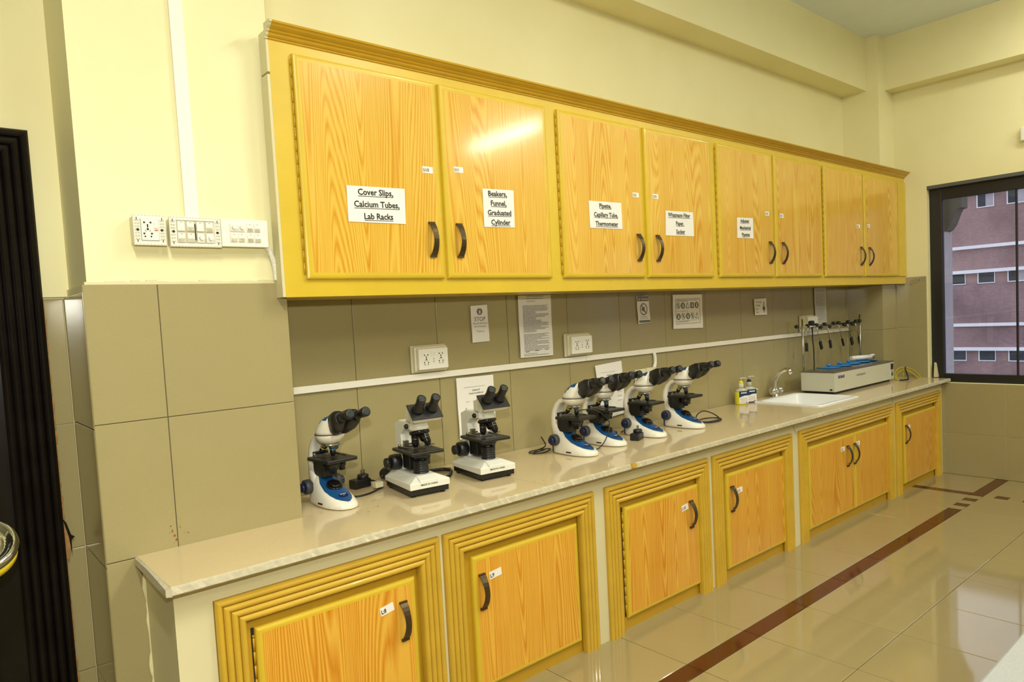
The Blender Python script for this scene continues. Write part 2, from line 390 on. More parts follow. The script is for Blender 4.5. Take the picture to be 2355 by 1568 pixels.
# brown strip with inlaid blocks
ST0, ST1 = -1.2838, -1.1846
jx = [x for x in fx if x < 5.5]
for a, b in zip(jx[:-1], jx[1:]): tile_obj(floor, (b-a-0.002, ST1-ST0-0.002), ((a+b)/2, (ST0+ST1)/2, -0.006), M_BROWN)
px = [5.4539+0.03, 5.5839, 5.6839, 5.7839, 5.8839, 5.9839]
tile_obj(floor, (px[0]-jx[-1]-0.002, 0.097), ((px[0]+jx[-1])/2, (ST0+ST1)/2, -0.006), M_BROWN)
for i in range(5):
    tile_obj(floor, (px[i+1]-px[i]-0.002, 0.097), ((px[i+1]+px[i])/2, (ST0+ST1)/2, -0.006), M_FTILE if i % 2 == 0 else M_BROWN)
tile_obj(floor, (XR-5.9839-0.002, 0.097), ((XR+5.9839)/2, (ST0+ST1)/2, -0.006), M_BROWN)
# cross strip toward the cabinets and the block row beyond
tile_obj(floor, (0.098, ST1*-1-0.6835-0.002), (6.0339, (ST1-0.6835)/2, -0.006), M_BROWN)
tile_obj(floor, (5.9839-5.4539-0.002, 0.499), ((5.9839+5.4539)/2, (ST1-0.6835)/2, -0.006), M_FTILE)
tile_obj(floor, (XR-6.0839-0.002, 0.499), ((XR+6.0839)/2, (ST1-0.6835)/2, -0.006), M_FTILE)
for k in (0, 1):
    b = tile_obj(floor, (0.094, 0.098), (6.0339, -1.415-0.2*k, -0.0045), M_BROWN)

# walls
struct('ceiling', MB().box(XW, XR+0.15, YF, YL+0.2, ZCEIL, ZCEIL+0.12), M_CEIL)
wback = struct('wall_back', MB().box(0.40, XR+0.15, 0.012, 0.2, 0, 1.922).box(0.40, XR+0.15, 0.0, 0.2, 1.922, ZCEIL), M_WALL)
bx = [0.405, 0.902, 1.405, 1.912, 2.415, 2.920, 3.424, 3.930, 4.435, 4.940, 5.445, 5.950, 6.374]
bg_ = MB().box(0.405, 6.374, 0.0085, 0.0125, 0.90, 1.922).build('grout_bed', M_GROUT, wback)
grid(wback, bx, [0.90, 1.42, 1.922], 0.0095, M_WTILE, 'y')
# wall on the left, holding the black door
wleft = struct('wall_left', MB().box(-0.53, 0.42, YL+0.012, YL+0.2, 0, 1.90).box(-0.53, 0.42, YL-0.012, YL+0.2, 1.90, ZCEIL)
    .box(-1.95, -0.53, YL-0.012, YL+0.2, 2.46, ZCEIL).box(XW, -1.95, YL-0.012, YL+0.2, 0, ZCEIL), M_WALL)
grid(wleft, [-0.50, -0.316], [0.0, 0.405, 0.905, 1.400, 1.893], YL+0.009, M_WTILE, 'y')
struct('wall_side', MB().box(XW-0.15, XW, YF, YL+0.2, 0, ZCEIL), M_WALLD)
struct('wall_front', MB().box(XW-0.15, XR+0.15, YF-0.15, YF, 0, ZCEIL), M_WALLD)
# window wall
WY0, WY1, WZ0, WZ1 = -4.75, -0.638, 0.885, 2.78
wr = struct('wall_right', MB().box(XR, XR+0.15, WY1, 0.0, 0, ZCEIL).box(XR, XR+0.15, YF, WY0, 0, ZCEIL)
    .box(XR, XR+0.15, WY0, WY1, 0, WZ0).box(XR, XR+0.15, WY0, WY1, WZ1, ZCEIL), M_WALL)
grid(wr, [-3.27, -2.77, -2.27, -1.77, -1.27, -0.77, -0.346], [0.0, 0.40, 0.885], XR, M_WTILE, 'x')
grid(wr, [-0.6245, -0.346], [0.885, 1.42, 1.922], XR, M_WTILE, 'x')
MB().text('(2241)', (XR-0.0075, -0.475, 1.845), 0.055, xd=(0,-1,0.25), up=(0,0.1,1), align='LEFT', m=0).build('pencil_writing', M_INKG, wr)
# left pillar (plaster above, tiles below)
PX0, PX1, PY = -0.316, 0.420, -0.364
pil = struct('trim_1', MB().box(-0.297, PX1-0.003, -0.352, YL+0.02, 1.926, ZCEIL).box(PX0+0.012, PX1-0.012, PY+0.012, YL+0.013, 0, 1.926), M_WALL, label='plastered pillar tiled up to shoulder height')
MB().box(PX0+0.008, PX1-0.008, PY+0.008, PY+0.013, 0, 1.921).build('grout_bed', M_GROUT, pil)
grid(pil, [PX0+0.001, -0.073, PX1], [0.0, 0.421, 0.921, 1.423, 1.9225], PY+0.006, M_WTILE, 'y', gap=0.0028)
grid(pil, [PY+0.004, YL+0.008], [0.0, 0.405, 0.905, 1.408, 1.897], PX0+0.006, M_WTILE, 'x')
tile_obj(pil, (0.16, 1.0), (PX1-0.006, -0.2, 1.42), M_WTILE, axis='x')
# rough filler line above the tiles
fm = MB(); xx = PX0+0.01
while xx < PX1:
    w = random.uniform(0.015, 0.05); h = random.uniform(0.004, 0.012)
    fm.box(xx, min(xx+w, PX1), -0.362, -0.35, 1.920, 1.926+h); xx += w
fo = fm.build('filler_line', M_PLAST, pil)
rs = MB(); rn_ = random.Random(4)
for cx, cz, rr0 in ((-0.083,0.972,0.006),(-0.090,0.99,0.004),(-0.079,0.955,0.0045),(-0.095,1.01,0.003),(-0.062,1.0,0.003),(-0.050,0.975,0.002),(-0.035,0.972,0.003),(-0.10,0.985,0.002),(-0.088,0.945,0.002)):
    rs.add([(cx+rr0*rn_.uniform(.5,1.1)*math.cos(a), PY-0.0012, cz+rr0*rn_.uniform(.6,1.7)*math.sin(a)) for a in [k*PI/3 for k in range(6)]], [tuple(range(6))])
o = rs.build('rust_spots', plain('rust_spots', (0.25, 0.09, 0.02), 0.7, noise=0.5), pil); o['kind'] = 'stuff'
# corner pillar, beams
cp = struct('trim_2', MB().box(6.374+0.010, XR+0.02, -0.336, 0.02, 0, 1.922).box(6.374, XR+0.02, -0.346, 0.02, 1.922, ZCEIL), M_WALL, label='corner pillar beside the window wall')
grid(cp, [-0.346, -0.0], [0.92, 1.42, 1.922], 6.374+0.008, M_WTILE, 'x')
grid(cp, [6.374, XR], [0.92, 1.42, 1.922], -0.346+0.008, M_WTILE, 'y')
struct('trim_3', MB().box(PX1-0.02, 6.374, -0.235, 0.02, 3.734, ZCEIL+0.01), M_WALL, label='beam along the back wall')
struct('trim_4', MB().box(6.516, XR+0.02, YF, -0.346, 3.734, ZCEIL+0.01), M_WALL, label='beam above the window wall')

# window
win = thing('window_1', (6.80, -2.7, WZ0), 0, 'wide black metal window looking out on a brick building', None, kind='structure')
def rel(mb_fn, name, mat, parent, org, bevel=0, **k):
    mb = MB(); mb_fn(mb)
    o = mb.build(name, mat, parent, bevel=bevel)
    for v in o.data.vertices: v.co -= Vector(org)*K
    return o
WO = (6.80, -2.7, WZ0)
rel(lambda b: b.box(6.77, 6.835, WY1-0.105, WY1, WZ0, WZ1-0.03), 'jamb', M_WINF, win, WO, 0.004)
rel(lambda b: b.box(6.77, 6.835, WY0, WY0+0.105, WZ0, WZ1-0.03), 'jamb', M_WINF, win, WO, 0.004)
rel(lambda b: b.box(6.77, 6.835, WY0+0.105, WY1-0.105, WZ0, WZ0+0.08), 'sill_rail', M_WINF, win, WO, 0.004)
rel(lambda b: b.box(6.77, 6.835, WY0+0.105, WY1-0.105, WZ1-0.14, WZ1-0.03), 'head_rail', M_WINF, win, WO, 0.004)
rel(lambda b: b.box(XR+0.001, 6.86, WY0, WY1, WZ1-0.03, WZ1), 'head_filler', M_DCONC, win, WO)
ys = [WY1-0.105, -1.345, -2.35, -3.35, WY0+0.105]
for i in range(4):
    rel(lambda b: b.box(6.80, 6.806, ys[i+1], ys[i], WZ0+0.08, WZ1-0.14), 'pane', M_GLASS, win, WO)
    if i < 3:
        w = 0.006 if i == 0 else 0.05
        rel(lambda b: b.box(6.785, 6.82, ys[i+1]-w, ys[i+1]+w, WZ0+0.08, WZ1-0.14), 'mullion', M_WINF, win, WO)
# stray plaster flakes at the window corner
rel(lambda b: b.extr([(-0.668, 0.932), (-0.70, 0.932), (-0.684, 1.06), (-0.676, 1.075)], 'x', 6.72, 6.765), 'plaster_flake', M_PLAST, win, WO)

# door 1 (black lacquer)
dr = thing('door_1', (-1.24, YL, 0), 0, 'black lacquered door in a deep reeded frame', None, kind='structure')
DO = (-1.24, YL, 0)
DXR, DZT, FW = -0.385, 2.530, 0.150
def reed_profile(w, n, d0, depth):
    pts = [(0, 0)]
    for k in range(n):
        a = w*k/n; b = w*(k+1)/n; h = d0-depth*k
        for q in range(5):
            t = q/4; pts.append((a+(b-a)*(0.06+0.88*t), h*0.82+0.010*math.sin(PI*t)))
        pts.append((b, h*0.6))
    pts.append((w, 0)); return pts
prof = reed_profile(FW, 5, 0.042, 0.004)
def post(name, x_outer, sgn, z0, ztop, w, prof, y0, mat, parent, org, miter=True):
    mb = MB()
    n = len(prof)
    lo = [(x_outer+sgn*a, y0-h, z0) for a, h in prof]
    hi = [(x_outer+sgn*a, y0-h, ztop-(a if miter else 0)) for a, h in prof]
    mb.loft([lo, hi], 0, False)
    o = mb.build(name, mat, parent)
    for v in o.data.vertices: v.co -= Vector(org)*K
    return o
def rail(name, xa, xb, ztop, prof, y0, mat, parent, org):
    mb = MB()
    lo = [(xa+a, y0-h, ztop-a) for a, h in prof]; hi = [(xb-a, y0-h, ztop-a) for a, h in prof]
    mb.loft([lo, hi], 0, False)
    o = mb.build(name, mat, parent)
    for v in o.data.vertices: v.co -= Vector(org)*K
    return o
post('frame_post', DXR, -1, 0, DZT, FW, prof, YL+0.005, M_DOOR, dr, DO)
post('frame_post', -2.10, 1, 0, DZT, FW, prof, YL+0.005, M_DOOR, dr, DO)
rail('frame_head', -2.10, DXR, DZT, prof, YL+0.005, M_DOOR, dr, DO)
def leaf(b):
    b.box(-2.0, -0.50, YL+0.012, YL+0.06, 0.0, DZT-FW+0.03)
lf = rel(leaf, 'door_leaf', M_DOOR, dr, DO)
for z0, z1 in ((0.2, 1.15), (1.35, 2.25)):
    rel(lambda b: b.box(-1.15, -0.72, YL-0.0, YL+0.02, z0, z1).box(-1.80, -1.35, YL-0.0, YL+0.02, z0, z1), 'door_panel', M_DOOR, dr, DO, 0.012)
def splinter(b):
    z = 1.90
    while z > 0.05:
        h = random.uniform(0.02, 0.07); w = random.uniform(0.003, 0.009)
        b.add([(DXR, YL-0.010, z), (DXR+w, YL-0.008, z-h*0.4), (DXR+w*0.5, YL-0.008, z-h), (DXR, YL-0.010, z-h)], [(0,1,2,3)]); z -= h
rel(splinter, 'splintered_edge', M_RAWWOOD, dr, DO)
rel(lambda b: b.add([(DXR-0.004, YL-0.012, 1.02), (DXR+0.012, YL-0.012, 0.985), (DXR+0.020, YL-0.012, 0.93), (DXR+0.008, YL-0.012, 0.865), (DXR-0.002, YL-0.012, 0.88)], [(0,1,2,3,4)]), 'broken_patch', M_RAWWOOD, dr, DO)
rel(lambda b: b.add([(DXR-0.002, YL-0.0125, 1.035), (DXR+0.010, YL-0.0125, 1.015), (DXR+0.022, YL-0.0125, 0.965), (DXR+0.034, YL-0.0125, 0.955), (DXR+0.022, YL-0.0125, 0.945), (DXR+0.020, YL-0.0125, 0.88), (DXR+0.014, YL-0.0125, 0.955)], [(0,1,2,3,4,5,6)]), 'dark_splinter', M_DOOR, dr, DO)

# ------------------------------------------------------------------ upper wall cabinets
YU = -0.434; ZU0 = 1.859; ZU1 = 2.893
YD = -0.456
def handle_mesh(h=0.155):
    b = MB(); n = 10; rings = []
    for i in range(n+1):
        t = i/n; z = h*(0.5-t); y = -0.004-0.034*math.sin(PI*t)**0.8; w = 0.013+0.0045*abs(2*t-1)**2
        tk = 0.0035
        rings.append([(-w, y, z), (w, y, z), (w, y-tk, z), (-w, y-tk, z)])
    b.loft(rings, 0, False)
    for s in (1, -1):
        b.box(-0.017, 0.017, -0.010, 0, s*h/2-0.006, s*h/2+0.004)
        b.cyl((0, -0.0125, s*(h/2-0.018)), (0, -0.009, s*(h/2-0.018)), 0.0045, m=0, n=8)
    return b
HMESH = None
def add_handle(parent, loc, tilt=0):
    global HMESH
    if HMESH is None:
        o = handle_mesh().build('handle', M_BRONZE, parent); HMESH = o.data
    else:
        o = bpy.data.objects.new('handle', HMESH); COL.objects.link(o); o.parent = parent
    o.location = Vector(loc)*K; o.rotation_euler = (0, tilt, 0)
    return o
def door_mesh(x0, x1, z0, z1, y, th=0.022, border=0.026, cx=0, cz=0, yb=None):
    # bevelled painted edge (slot 0), woodgrain face (slot 1)
    b = MB()
    e = 0.012
    def ring(ins, yy): return [(x0+ins, yy, z0+ins), (x1-ins, yy, z0+ins), (x1-ins, yy, z1-ins), (x0+ins, yy, z1-ins)]
    rs = [ring(0, y+th), ring(0, y+0.010), ring(0.003, y+0.004), ring(0.009, y+0.0012), ring(border*0.6, y)]
    vs = [p for r in rs for p in r]; fs = []
    for k in range(len(rs)-1):
        for i in range(4): j = (i+1) % 4; fs.append((k*4+i, k*4+j, k*4+4+j, k*4+4+i))
    b.add(vs, fs, 0)
    b.add(rs[-1]+ring(border, y), [(0,1,5,4),(1,2,6,5),(2,3,7,6),(3,0,4,7)], 0)
    b.add(ring(border, y), [(0,1,2,3)], 1)
    b.add(rs[0], [(3,2,1,0)], 0)
    return b
def hinge_strip(b, x, y, z0, z1):
    z = z0
    while z < z1:
        h = min(0.05, z1-z); b.cyl((x, y, z+0.001), (x, y, z+h-0.001), 0.004, n=6); z += h
def number_label(parent, txt, x0, z0, x1, z1, y, rot=0.0):
    b = MB(); cx, cz = (x0+x1)/2, (z0+z1)/2; w, h = abs(x1-x0), abs(z1-z0)
    T = Matrix.Rotation(rot, 4, 'Y')
    b.box(-w/2, w/2, -0.0012, 0, -h/2, h/2, 0)
    b.text(txt, (-w*0.45, -0.0018, -h*0.28), h*0.72, align='LEFT', m=1, off=0.028, sx=0.78)
    o = b.build('number_label', [M_PAPER, M_INK], parent)
    o.location = Vector((cx, y, cz))*K; o.rotation_euler = (0, rot, 0)
    return o
DX = [(0.476,1.1665),(1.185,1.872),(1.962,2.661),(2.690,3.390),(3.4675,4.185),(4.2155,4.948),(5.005,5.727),(5.7545,6.497)]
ZD0, ZD1 = 1.9315, 2.8455
HX = [1.100, 1.257, 2.598, 2.780, 4.120, 4.307, 5.664, 5.838]
NL = [('U:10',1.068,1.125,2.450,2.420),('U:11',1.247,1.302,2.466,2.439),('U:12',2.561,2.616,2.442,2.414),('U:13',2.751,2.805,2.448,2.418),
      ('U:14',4.066,4.119,2.415,2.385),('U:15',4.272,4.328,2.411,2.380),('U:16',5.589,5.655,2.389,2.359),('U:17',5.799,5.857,2.401,2.371)]
units = [(0.387,1.917,'wall cabinet nearest the pillar, doors numbered U:10 and U:11'),
         (1.917,3.429,'second wall cabinet from the left, doors numbered U:12 and U:13'),
         (3.429,4.976,'third wall cabinet from the left, doors numbered U:14 and U:15'),
         (4.976,XR,'wall cabinet nearest the window, doors numbered U:16 and U:17')]
for u, (xa, xb, lab) in enumerate(units):
    th = thing('wall_cabinet', ((xa+xb)/2, YU, ZU0), 0, lab, 'cabinet', 'wall cabinets above the worktop')
    O = Vector(((xa+xb)/2, YU, ZU0))
    def L(b, name, mat, par=th, bevel=0):
        o = b.build(name, mat, par, bevel=bevel)
        for v in o.data.vertices: v.co -= O*K
        return o
    b = MB()
    b.box(xa, xb, YU, YU+0.02, ZU0, ZD0+0.012, 0); b.box(xa, xb, YU, YU+0.02, ZD1-0.012, ZU1+0.04, 0)
    d0, d1 = DX[2*u], DX[2*u+1]
    for a_, b_ in ((xa, d0[0]+0.012), (d0[1]-0.012, d1[0]+0.012), (d1[1]-0.012, xb)):
        b.box(a_, b_, YU, YU+0.02, ZD0+0.012, ZD1-0.012, 0)
    L(b, 'face_frame', M_YEL)
    b = MB(); x1c = min(xb, 6.35)
    b.box(xa, x1c, YU+0.02, -0.002 if u else PY-0.002 if False else -0.002, ZU0+0.002, ZU0+0.02).box(xa, x1c, YU+0.02, -0.002, ZU1+0.01, ZU1+0.03)
    if u == 0:
        b = MB(); b.box(PX1+0.002, x1c, YU+0.02, -0.002, ZU0+0.002, ZU0+0.02).box(PX1+0.002, x1c, YU+0.02, -0.002, ZU1+0.01, ZU1+0.03)
        b.box(PX1+0.002, PX1+0.02, YU+0.02, -0.002, ZU0+0.02, ZU1+0.01)
        L(MB().box(xa-0.012, xa+0.0, YU+0.001, PY-0.001, ZU0+0.001, 2.75).box(xa-0.010, xa, YU-0.0, PY-0.001, 2.76, ZU1+0.03), 'filler_strip', M_PLAST)
    b.box(xb-0.02 if xb < 6.3 else 6.33, xb if xb < 6.3 else 6.35, YU+0.02, -0.002, ZU0+0.02, ZU1+0.01)
    L(b, 'carcass', M_YEL)
    for k, (x0, x1) in enumerate((d0, d1)):
        dd = door_mesh(x0, x1, ZD0, ZD1, YD)
        dob = L(dd, 'door', [M_YEL, M_WOOD])
        i = 2*u+k
        o = add_handle(dob, (0, 0, 0)); o.location = (Vector((HX[i], YD, 2.113))-O)*K
        nl = NL[i]; o = number_label(dob, nl[0], nl[1], nl[4], nl[2], nl[3], YD-0.0002); o.location -= O*K
        hb = MB(); hx = x0-0.004 if k == 0 else x1+0.004
        hinge_strip(hb, hx, YD+0.017, ZD0+0.02, ZD1-0.02)
        L(hb, 'hinge', M_CROWN, dob)
    if u == 3: L(MB().box(6.535, XR-0.004, YU-0.012, YU, ZD0, ZD1), 'filler_panel', M_YEL, th, 0.004)
# crown moulding
cr = MB()
prof_c = [(YU, 2.888), (YU-0.006, 2.888), (YU-0.007, 2.893), (YU-0.005, 2.894), (YU-0.010, 2.896), (YU-0.016, 2.901), (YU-0.019, 2.908), (YU-0.027, 2.911),
          (YU-0.030, 2.914), (YU-0.029, 2.917), (YU-0.036, 2.920), (YU-0.047, 2.926), (YU-0.053, 2.933), (YU-0.060, 2.935), (YU-0.062, 2.942), (YU-0.056, 2.945), (YU, 2.945)]
cr.extr(prof_c, 'x', 0.384, XR-0.001, sm=False)
cro = cr.build('crown_moulding', M_CROWN, org=(3.5, YU, 2.888))
tag(cro, 'long ochre crown moulding running along the top of the wall cabinets', 'moulding')
MB().extr([(y-0.001, z) for y, z in prof_c], 'x', 0.372, 0.3835).build('plaster_end', M_PLAST, cro, org=(0, 0, 0)).location = -Vector((3.5, YU, 2.888))*K

# paper signs on the doors
def sign(corners, lines, fs, lab, y=YD-0.0015, off=0.026, sx=1.0, gaps=None):
    (x0, z0t), (x1, z1t), (x2, z2b), (x3, z3b) = corners     # TL TR BR BL
    cx = (x0+x1+x2+x3)/4; cz = (z0t+z1t+z2b+z3b)/4
    b = MB()
    P = [(x3, z3b), (x2, z2b), (x1, z1t), (x0, z0t)]
    b.add([(x, y-0.0015, z) for x, z in P]+[(x, y, z) for x, z in P], [(0,1,2,3),(0,1,5,4),(1,2,6,5),(2,3,7,6),(3,0,4,7)])
    o = b.build('paper_sign', M_PAPER, org=(cx, y, cz)); tag(o, lab, 'paper sign')
    t = MB(); n = len(lines); top = max(z0t, z1t); bot = min(z2b, z3b); H = (z0t+z1t-z2b-z3b)/2
    ang = math.atan2((z1t-z0t), (x1-x0))
    for i, s_ in enumerate(lines):
        zc = cz+H/2-(i+0.5)*H/n-fs*0.30
        t.text(s_, (cx+(i-(n-1)/2)*0.004, y-0.0024, zc), fs, xd=(math.cos(ang), 0, math.sin(ang)), up=(-math.sin(ang), 0, math.cos(ang)), off=off, under=True, sx=sx)
    t.build('lettering', M_INK, o).location = -Vector((cx, y, cz))*K
    return o
sign([(0.676,2.330),(0.964,2.337),(0.960,2.178),(0.675,2.176)], ['Cover Slips,', 'Calcium Tubes,', 'Lab Racks'], 0.037, 'white paper sign reading Cover Slips, Calcium Tubes, Lab Racks', sx=0.98)
sign([(1.414,2.374),(1.616,2.380),(1.612,2.190),(1.413,2.185)], ['Beakers,', 'Funnel,', 'Graduated', 'Cylinder'], 0.036, 'white paper sign reading Beakers, Funnel, Graduated Cylinder', sx=1.0)
sign([(2.173,2.366),(2.451,2.371),(2.453,2.217),(2.175,2.213)], ['Pipette,', 'Capillary Tube,', 'Thermometer'], 0.036, 'white paper sign reading Pipette, Capillary Tube, Thermometer', sx=0.93)
sign([(2.871,2.351),(3.160,2.356),(3.164,2.199),(2.864,2.195)], ['Whatmann Filter', 'Paper,', 'Sucker'], 0.036, 'white paper sign reading Whatmann Filter Paper, Sucker', sx=0.93)
sign([(3.682,2.350),(3.890,2.356),(3.890,2.210),(3.677,2.206)], ['Adjuster', 'Mechanical', 'Pipettes'], 0.034, 'white paper sign reading Adjuster Mechanical Pipettes', sx=0.95)

# ------------------------------------------------------------------ counter: masonry, worktop
cb_ = MB(); YP = -0.742
piers = [(-0.195, -0.0735), (0.846, 0.8645), (1.797, 1.8825), (2.806, 2.850), (3.808, 3.912), (5.535, 5.590), (6.633, XR)]
for a, b in piers: cb_.box(a, b, YP, -0.45, 0, 0.818)
cb_.box(-0.195, 4.30, YP, -0.45, 0.818, 0.896).box(5.20, XR, YP, -0.45, 0.818, 0.896).box(4.30, 5.20, YP, -0.70, 0.818, 0.896)
cb_.box(-0.195, -0.15, -0.45, PY-0.001, 0, 0.896).box(-0.15, 0.43, -0.45, PY-0.001, 0.818, 0.896)
cbo = cb_.build('counter_base', M_PLAST, org=(3.2, -0.6, 0))
tag(cbo, 'cream plastered masonry base carrying the marble worktop', 'counter base')
chips = MB(); rn_ = random.Random(9); z = 0.004; prev = 0.012
P_ = []
while z < 0.89:
    w = max(0.004, min(0.024, prev+rn_.uniform(-0.006, 0.006))); P_.append((z, w)); prev = w; z += rn_.uniform(0.012, 0.035)
P_.append((0.894, 0.010))
vsx = []
for z, w in P_: vsx += [(-0.1955, PY-0.001, z), (-0.1955-w, PY-0.004, z), (-0.1955, PY-0.010, z)]
chips.add(vsx, [(3*i+a, 3*i+b, 3*i+3+b, 3*i+3+a) for i in range(len(P_)-1) for a, b in ((0, 1), (1, 2))])
chips.build('rough_plaster_edge', M_WALL, cbo).location = -Vector((3.2, -0.6, 0))*K
ck = MB()
def crack(pts, w=0.0016):
    for (x0, z0), (x1, z1) in zip(pts[:-1], pts[1:]): ck.add([(x0-w, YP-0.0008, z0), (x0+w, YP-0.0008, z0), (x1+w, YP-0.0008, z1), (x1-w, YP-0.0008, z1)], [(0,1,2,3)])
crack([(3.845,0.895),(3.850,0.872),(3.862,0.850),(3.870,0.832),(3.880,0.818),(3.896,0.80)]); crack([(5.548,0.895),(5.550,0.870),(5.547,0.845),(5.552,0.822)])
o = ck.build('plaster_cracks', M_INK, cbo); o.location = -Vector((3.2, -0.6, 0))*K; o['kind'] = 'stuff'

wt = thing('worktop', (3.2, -0.4, 0.897), 0, 'long beige marble worktop with a rough chipped front edge', 'worktop')
WTO = Vector((3.2, -0.4, 0.897))
def slab(x0, x1, hole=None, left_end=False):
    b = MB(); z1 = ZC; z0 = ZC-0.030; yf = -0.824
    rnd = random.Random(int(x0*100))
    # front edge strip
    n = max(2, int((x1-x0)/0.018)); xs = [x0+(x1-x0)*i/n for i in range(n+1)]
    j = [max(0, rnd.gauss(0, 0.0022)) for _ in xs]
    for i in range(len(j)):
        if rnd.random() < 0.05: j[i] += rnd.uniform(0.004, 0.010)
    A = [(x, -0.812+j[i]*1.5, z1) for i, x in enumerate(xs)]; B = [(x, yf+0.003+j[i], z1-0.003-j[i]*0.8) for i, x in enumerate(xs)]
    C_ = [(x, yf+rnd.uniform(0, 0.002), z0+0.005) for x in xs]; D = [(x, yf+0.006+rnd.uniform(0, 0.004), z0) for x in xs]
    vs = A+B+C_+D; m_ = n+1; fs = []
    for r in range(3):
        for i in range(n): fs.append((r*m_+i, r*m_+i+1, (r+1)*m_+i+1, (r+1)*m_+i))
    b.add(vs, fs, 1)
    cells = []
    ybk = lambda x: -0.002 if x > PX1 else PY-0.001
    # top from the jittered line to a straight line
    T0 = [(x, -0.795, z1) for x in xs]
    b.add(A+T0, [(i, i+1, m_+i+1, m_+i) for i in range(n)], 0)
    def top(xa, xb, ya, yb):
        b.add([(xa,ya,z1),(xb,ya,z1),(xb,yb,z1),(xa,yb,z1),(xa,ya,z0),(xb,ya,z0),(xb,yb,z0),(xa,yb,z0)], [(0,1,2,3),(7,6,5,4),(1,5,6,2),(0,3,7,4),(3,2,6,7)], 0)
    b.add([(x0,-0.795,z0),(x1,-0.795,z0),(x1,yf+0.006,z0),(x0,yf+0.006,z0)], [(0,1,2,3)], 0)
    for xe, ii in ((x0, 0), (x1, -1)):
        b.add([(xe,-0.795,z1), A[ii], B[ii], C_[ii], D[ii], (xe,-0.795,z0)], [(0,1,2,3,4,5)], 1)
    if x0 < PX1 < x1:
        top(x0, PX1+0.002, -0.795, PY-0.001); top(PX1+0.002, x1, -0.795, -0.002)
    elif hole:
        hx0, hx1, hy0, hy1 = hole
        top(x0, hx0, -0.795, -0.002); top(hx1, x1, -0.795, -0.002); top(hx0, hx1, -0.795, hy0); top(hx0, hx1, hy1, -0.002)
    else: top(x0, x1, -0.795, -0.002)
    o = b.build('slab', [M_MARB, M_CUT], wt)
    for v in o.data.vertices: v.co -= WTO*K
    return o
SK = (4.40, 5.075, -0.675, -0.095)
slab(-0.215, 1.436); slab(1.4385, 2.135); slab(2.1375, 6.7085, hole=(SK[0]+0.03, SK[1]-0.03, SK[2]+0.03, SK[3]-0.03))
b = MB()   # broken left end of the first slab
b.loft([[(-0.215, PY-0.001, ZC), (-0.215, PY-0.001, ZC-0.03), (-0.226, PY-0.001, ZC-0.028), (-0.224, PY-0.001, ZC-0.006)],
        [(-0.215, -0.55, ZC), (-0.215, -0.55, ZC-0.03), (-0.228, -0.55, ZC-0.028), (-0.224, -0.55, ZC-0.004)],
        [(-0.215, -0.70, ZC), (-0.215, -0.70, ZC-0.03), (-0.232, -0.70, ZC-0.028), (-0.228, -0.70, ZC-0.004)],
        [(-0.215, -0.822, ZC-0.002), (-0.215, -0.822, ZC-0.03), (-0.232, -0.816, ZC-0.028), (-0.232, -0.814, ZC-0.004)]], 0, False)
o = b.build('chipped_end', M_CUT, wt); o.location = -WTO*K
# stains on the marble
st = MB(); rnd = random.Random(3)
for cx, cy, n in ((0.66, -0.50, 10), (0.72, -0.40, 7), (2.9, -0.5, 6), (3.6, -0.35, 8), (1.5, -0.74, 6), (0.1, -0.6, 3)):
    for _ in range(n):
        x = cx+rnd.gauss(0, 0.07); y = cy+rnd.gauss(0, 0.025); r = rnd.uniform(0.002, 0.007)
        st.add([(x+r*rnd.uniform(.4,1.5)*math.cos(a), y+r*rnd.uniform(.3,.8)*math.sin(a), ZC+0.0006) for a in [k*PI/3 for k in range(6)]], [tuple(range(6))])
o = st.build('dirt_marks', plain('brown_dirt', (0.22, 0.15, 0.06), 0.6, noise=0.4), wt); o['kind'] = 'stuff'; o.location = -WTO*K
o = MB().extr([(2.02,-0.815),(2.055,-0.80),(2.05,-0.835),(2.02,-0.832)], 'z', ZC-0.018, ZC+0.001).build('orange_chip', M_FRAME, wt); o.location = -WTO*K

# ------------------------------------------------------------------ lower cabinets
FWL = 0.100
def reed(w, n, h0):
    pts = [(0, 0), (0, h0*0.72)]
    for k in range(n):
        a = w*k/n; b = w*(k+1)/n
        for q in range(6):
            t = (q+0.5)/6; pts.append((a+(b-a)*t, h0*0.60+h0*0.40*math.sqrt(max(0, 1-(2*t-1)**2))))
        pts.append((b, h0*0.52))
    pts.append((w, 0)); return pts
profL = reed(FWL, 4, 0.034)
YB = -0.7305          # back plane of the frame ribs
ZLT = 0.8166
LC = [(-0.0717,0.8441,[(0.061,0.723)],[(0.657,0)],[('L:8',0.583,0.582,-0.16)],'lower cabinet numbered L:8 at the near end of the counter'),
      (0.8665,1.7953,[(1.017,1.680)],[(1.064,0)],[('L:9',1.143,0.572,-0.10)],'lower cabinet numbered L:9, second from the near end'),
      (1.8844,2.8047,[(2.042,2.710)],[(2.626,0)],[('L:10',2.570,0.563,-0.10)],'lower cabinet numbered L:10 below the four close blue and white microscopes'),
      (2.8517,3.8065,[(3.010,3.715)],[(3.062,0)],[('L:11',3.150,0.550,-0.05)],'lower cabinet numbered L:11, left of the double-door one'),
      (3.9135,5.5332,[(4.063,4.802),(4.808,5.470)],[(4.675,0),(4.797,0)],[('L:12',4.596,0.578,0),('L:13',4.865,0.582,0)],'wide two-door lower cabinet below the sink'),
      (5.5915,6.6310,[(5.797,6.590)],[(5.822,0)],[('L:14',5.885,0.568,0)],'lower cabinet numbered L:14 at the far corner under the window end')]
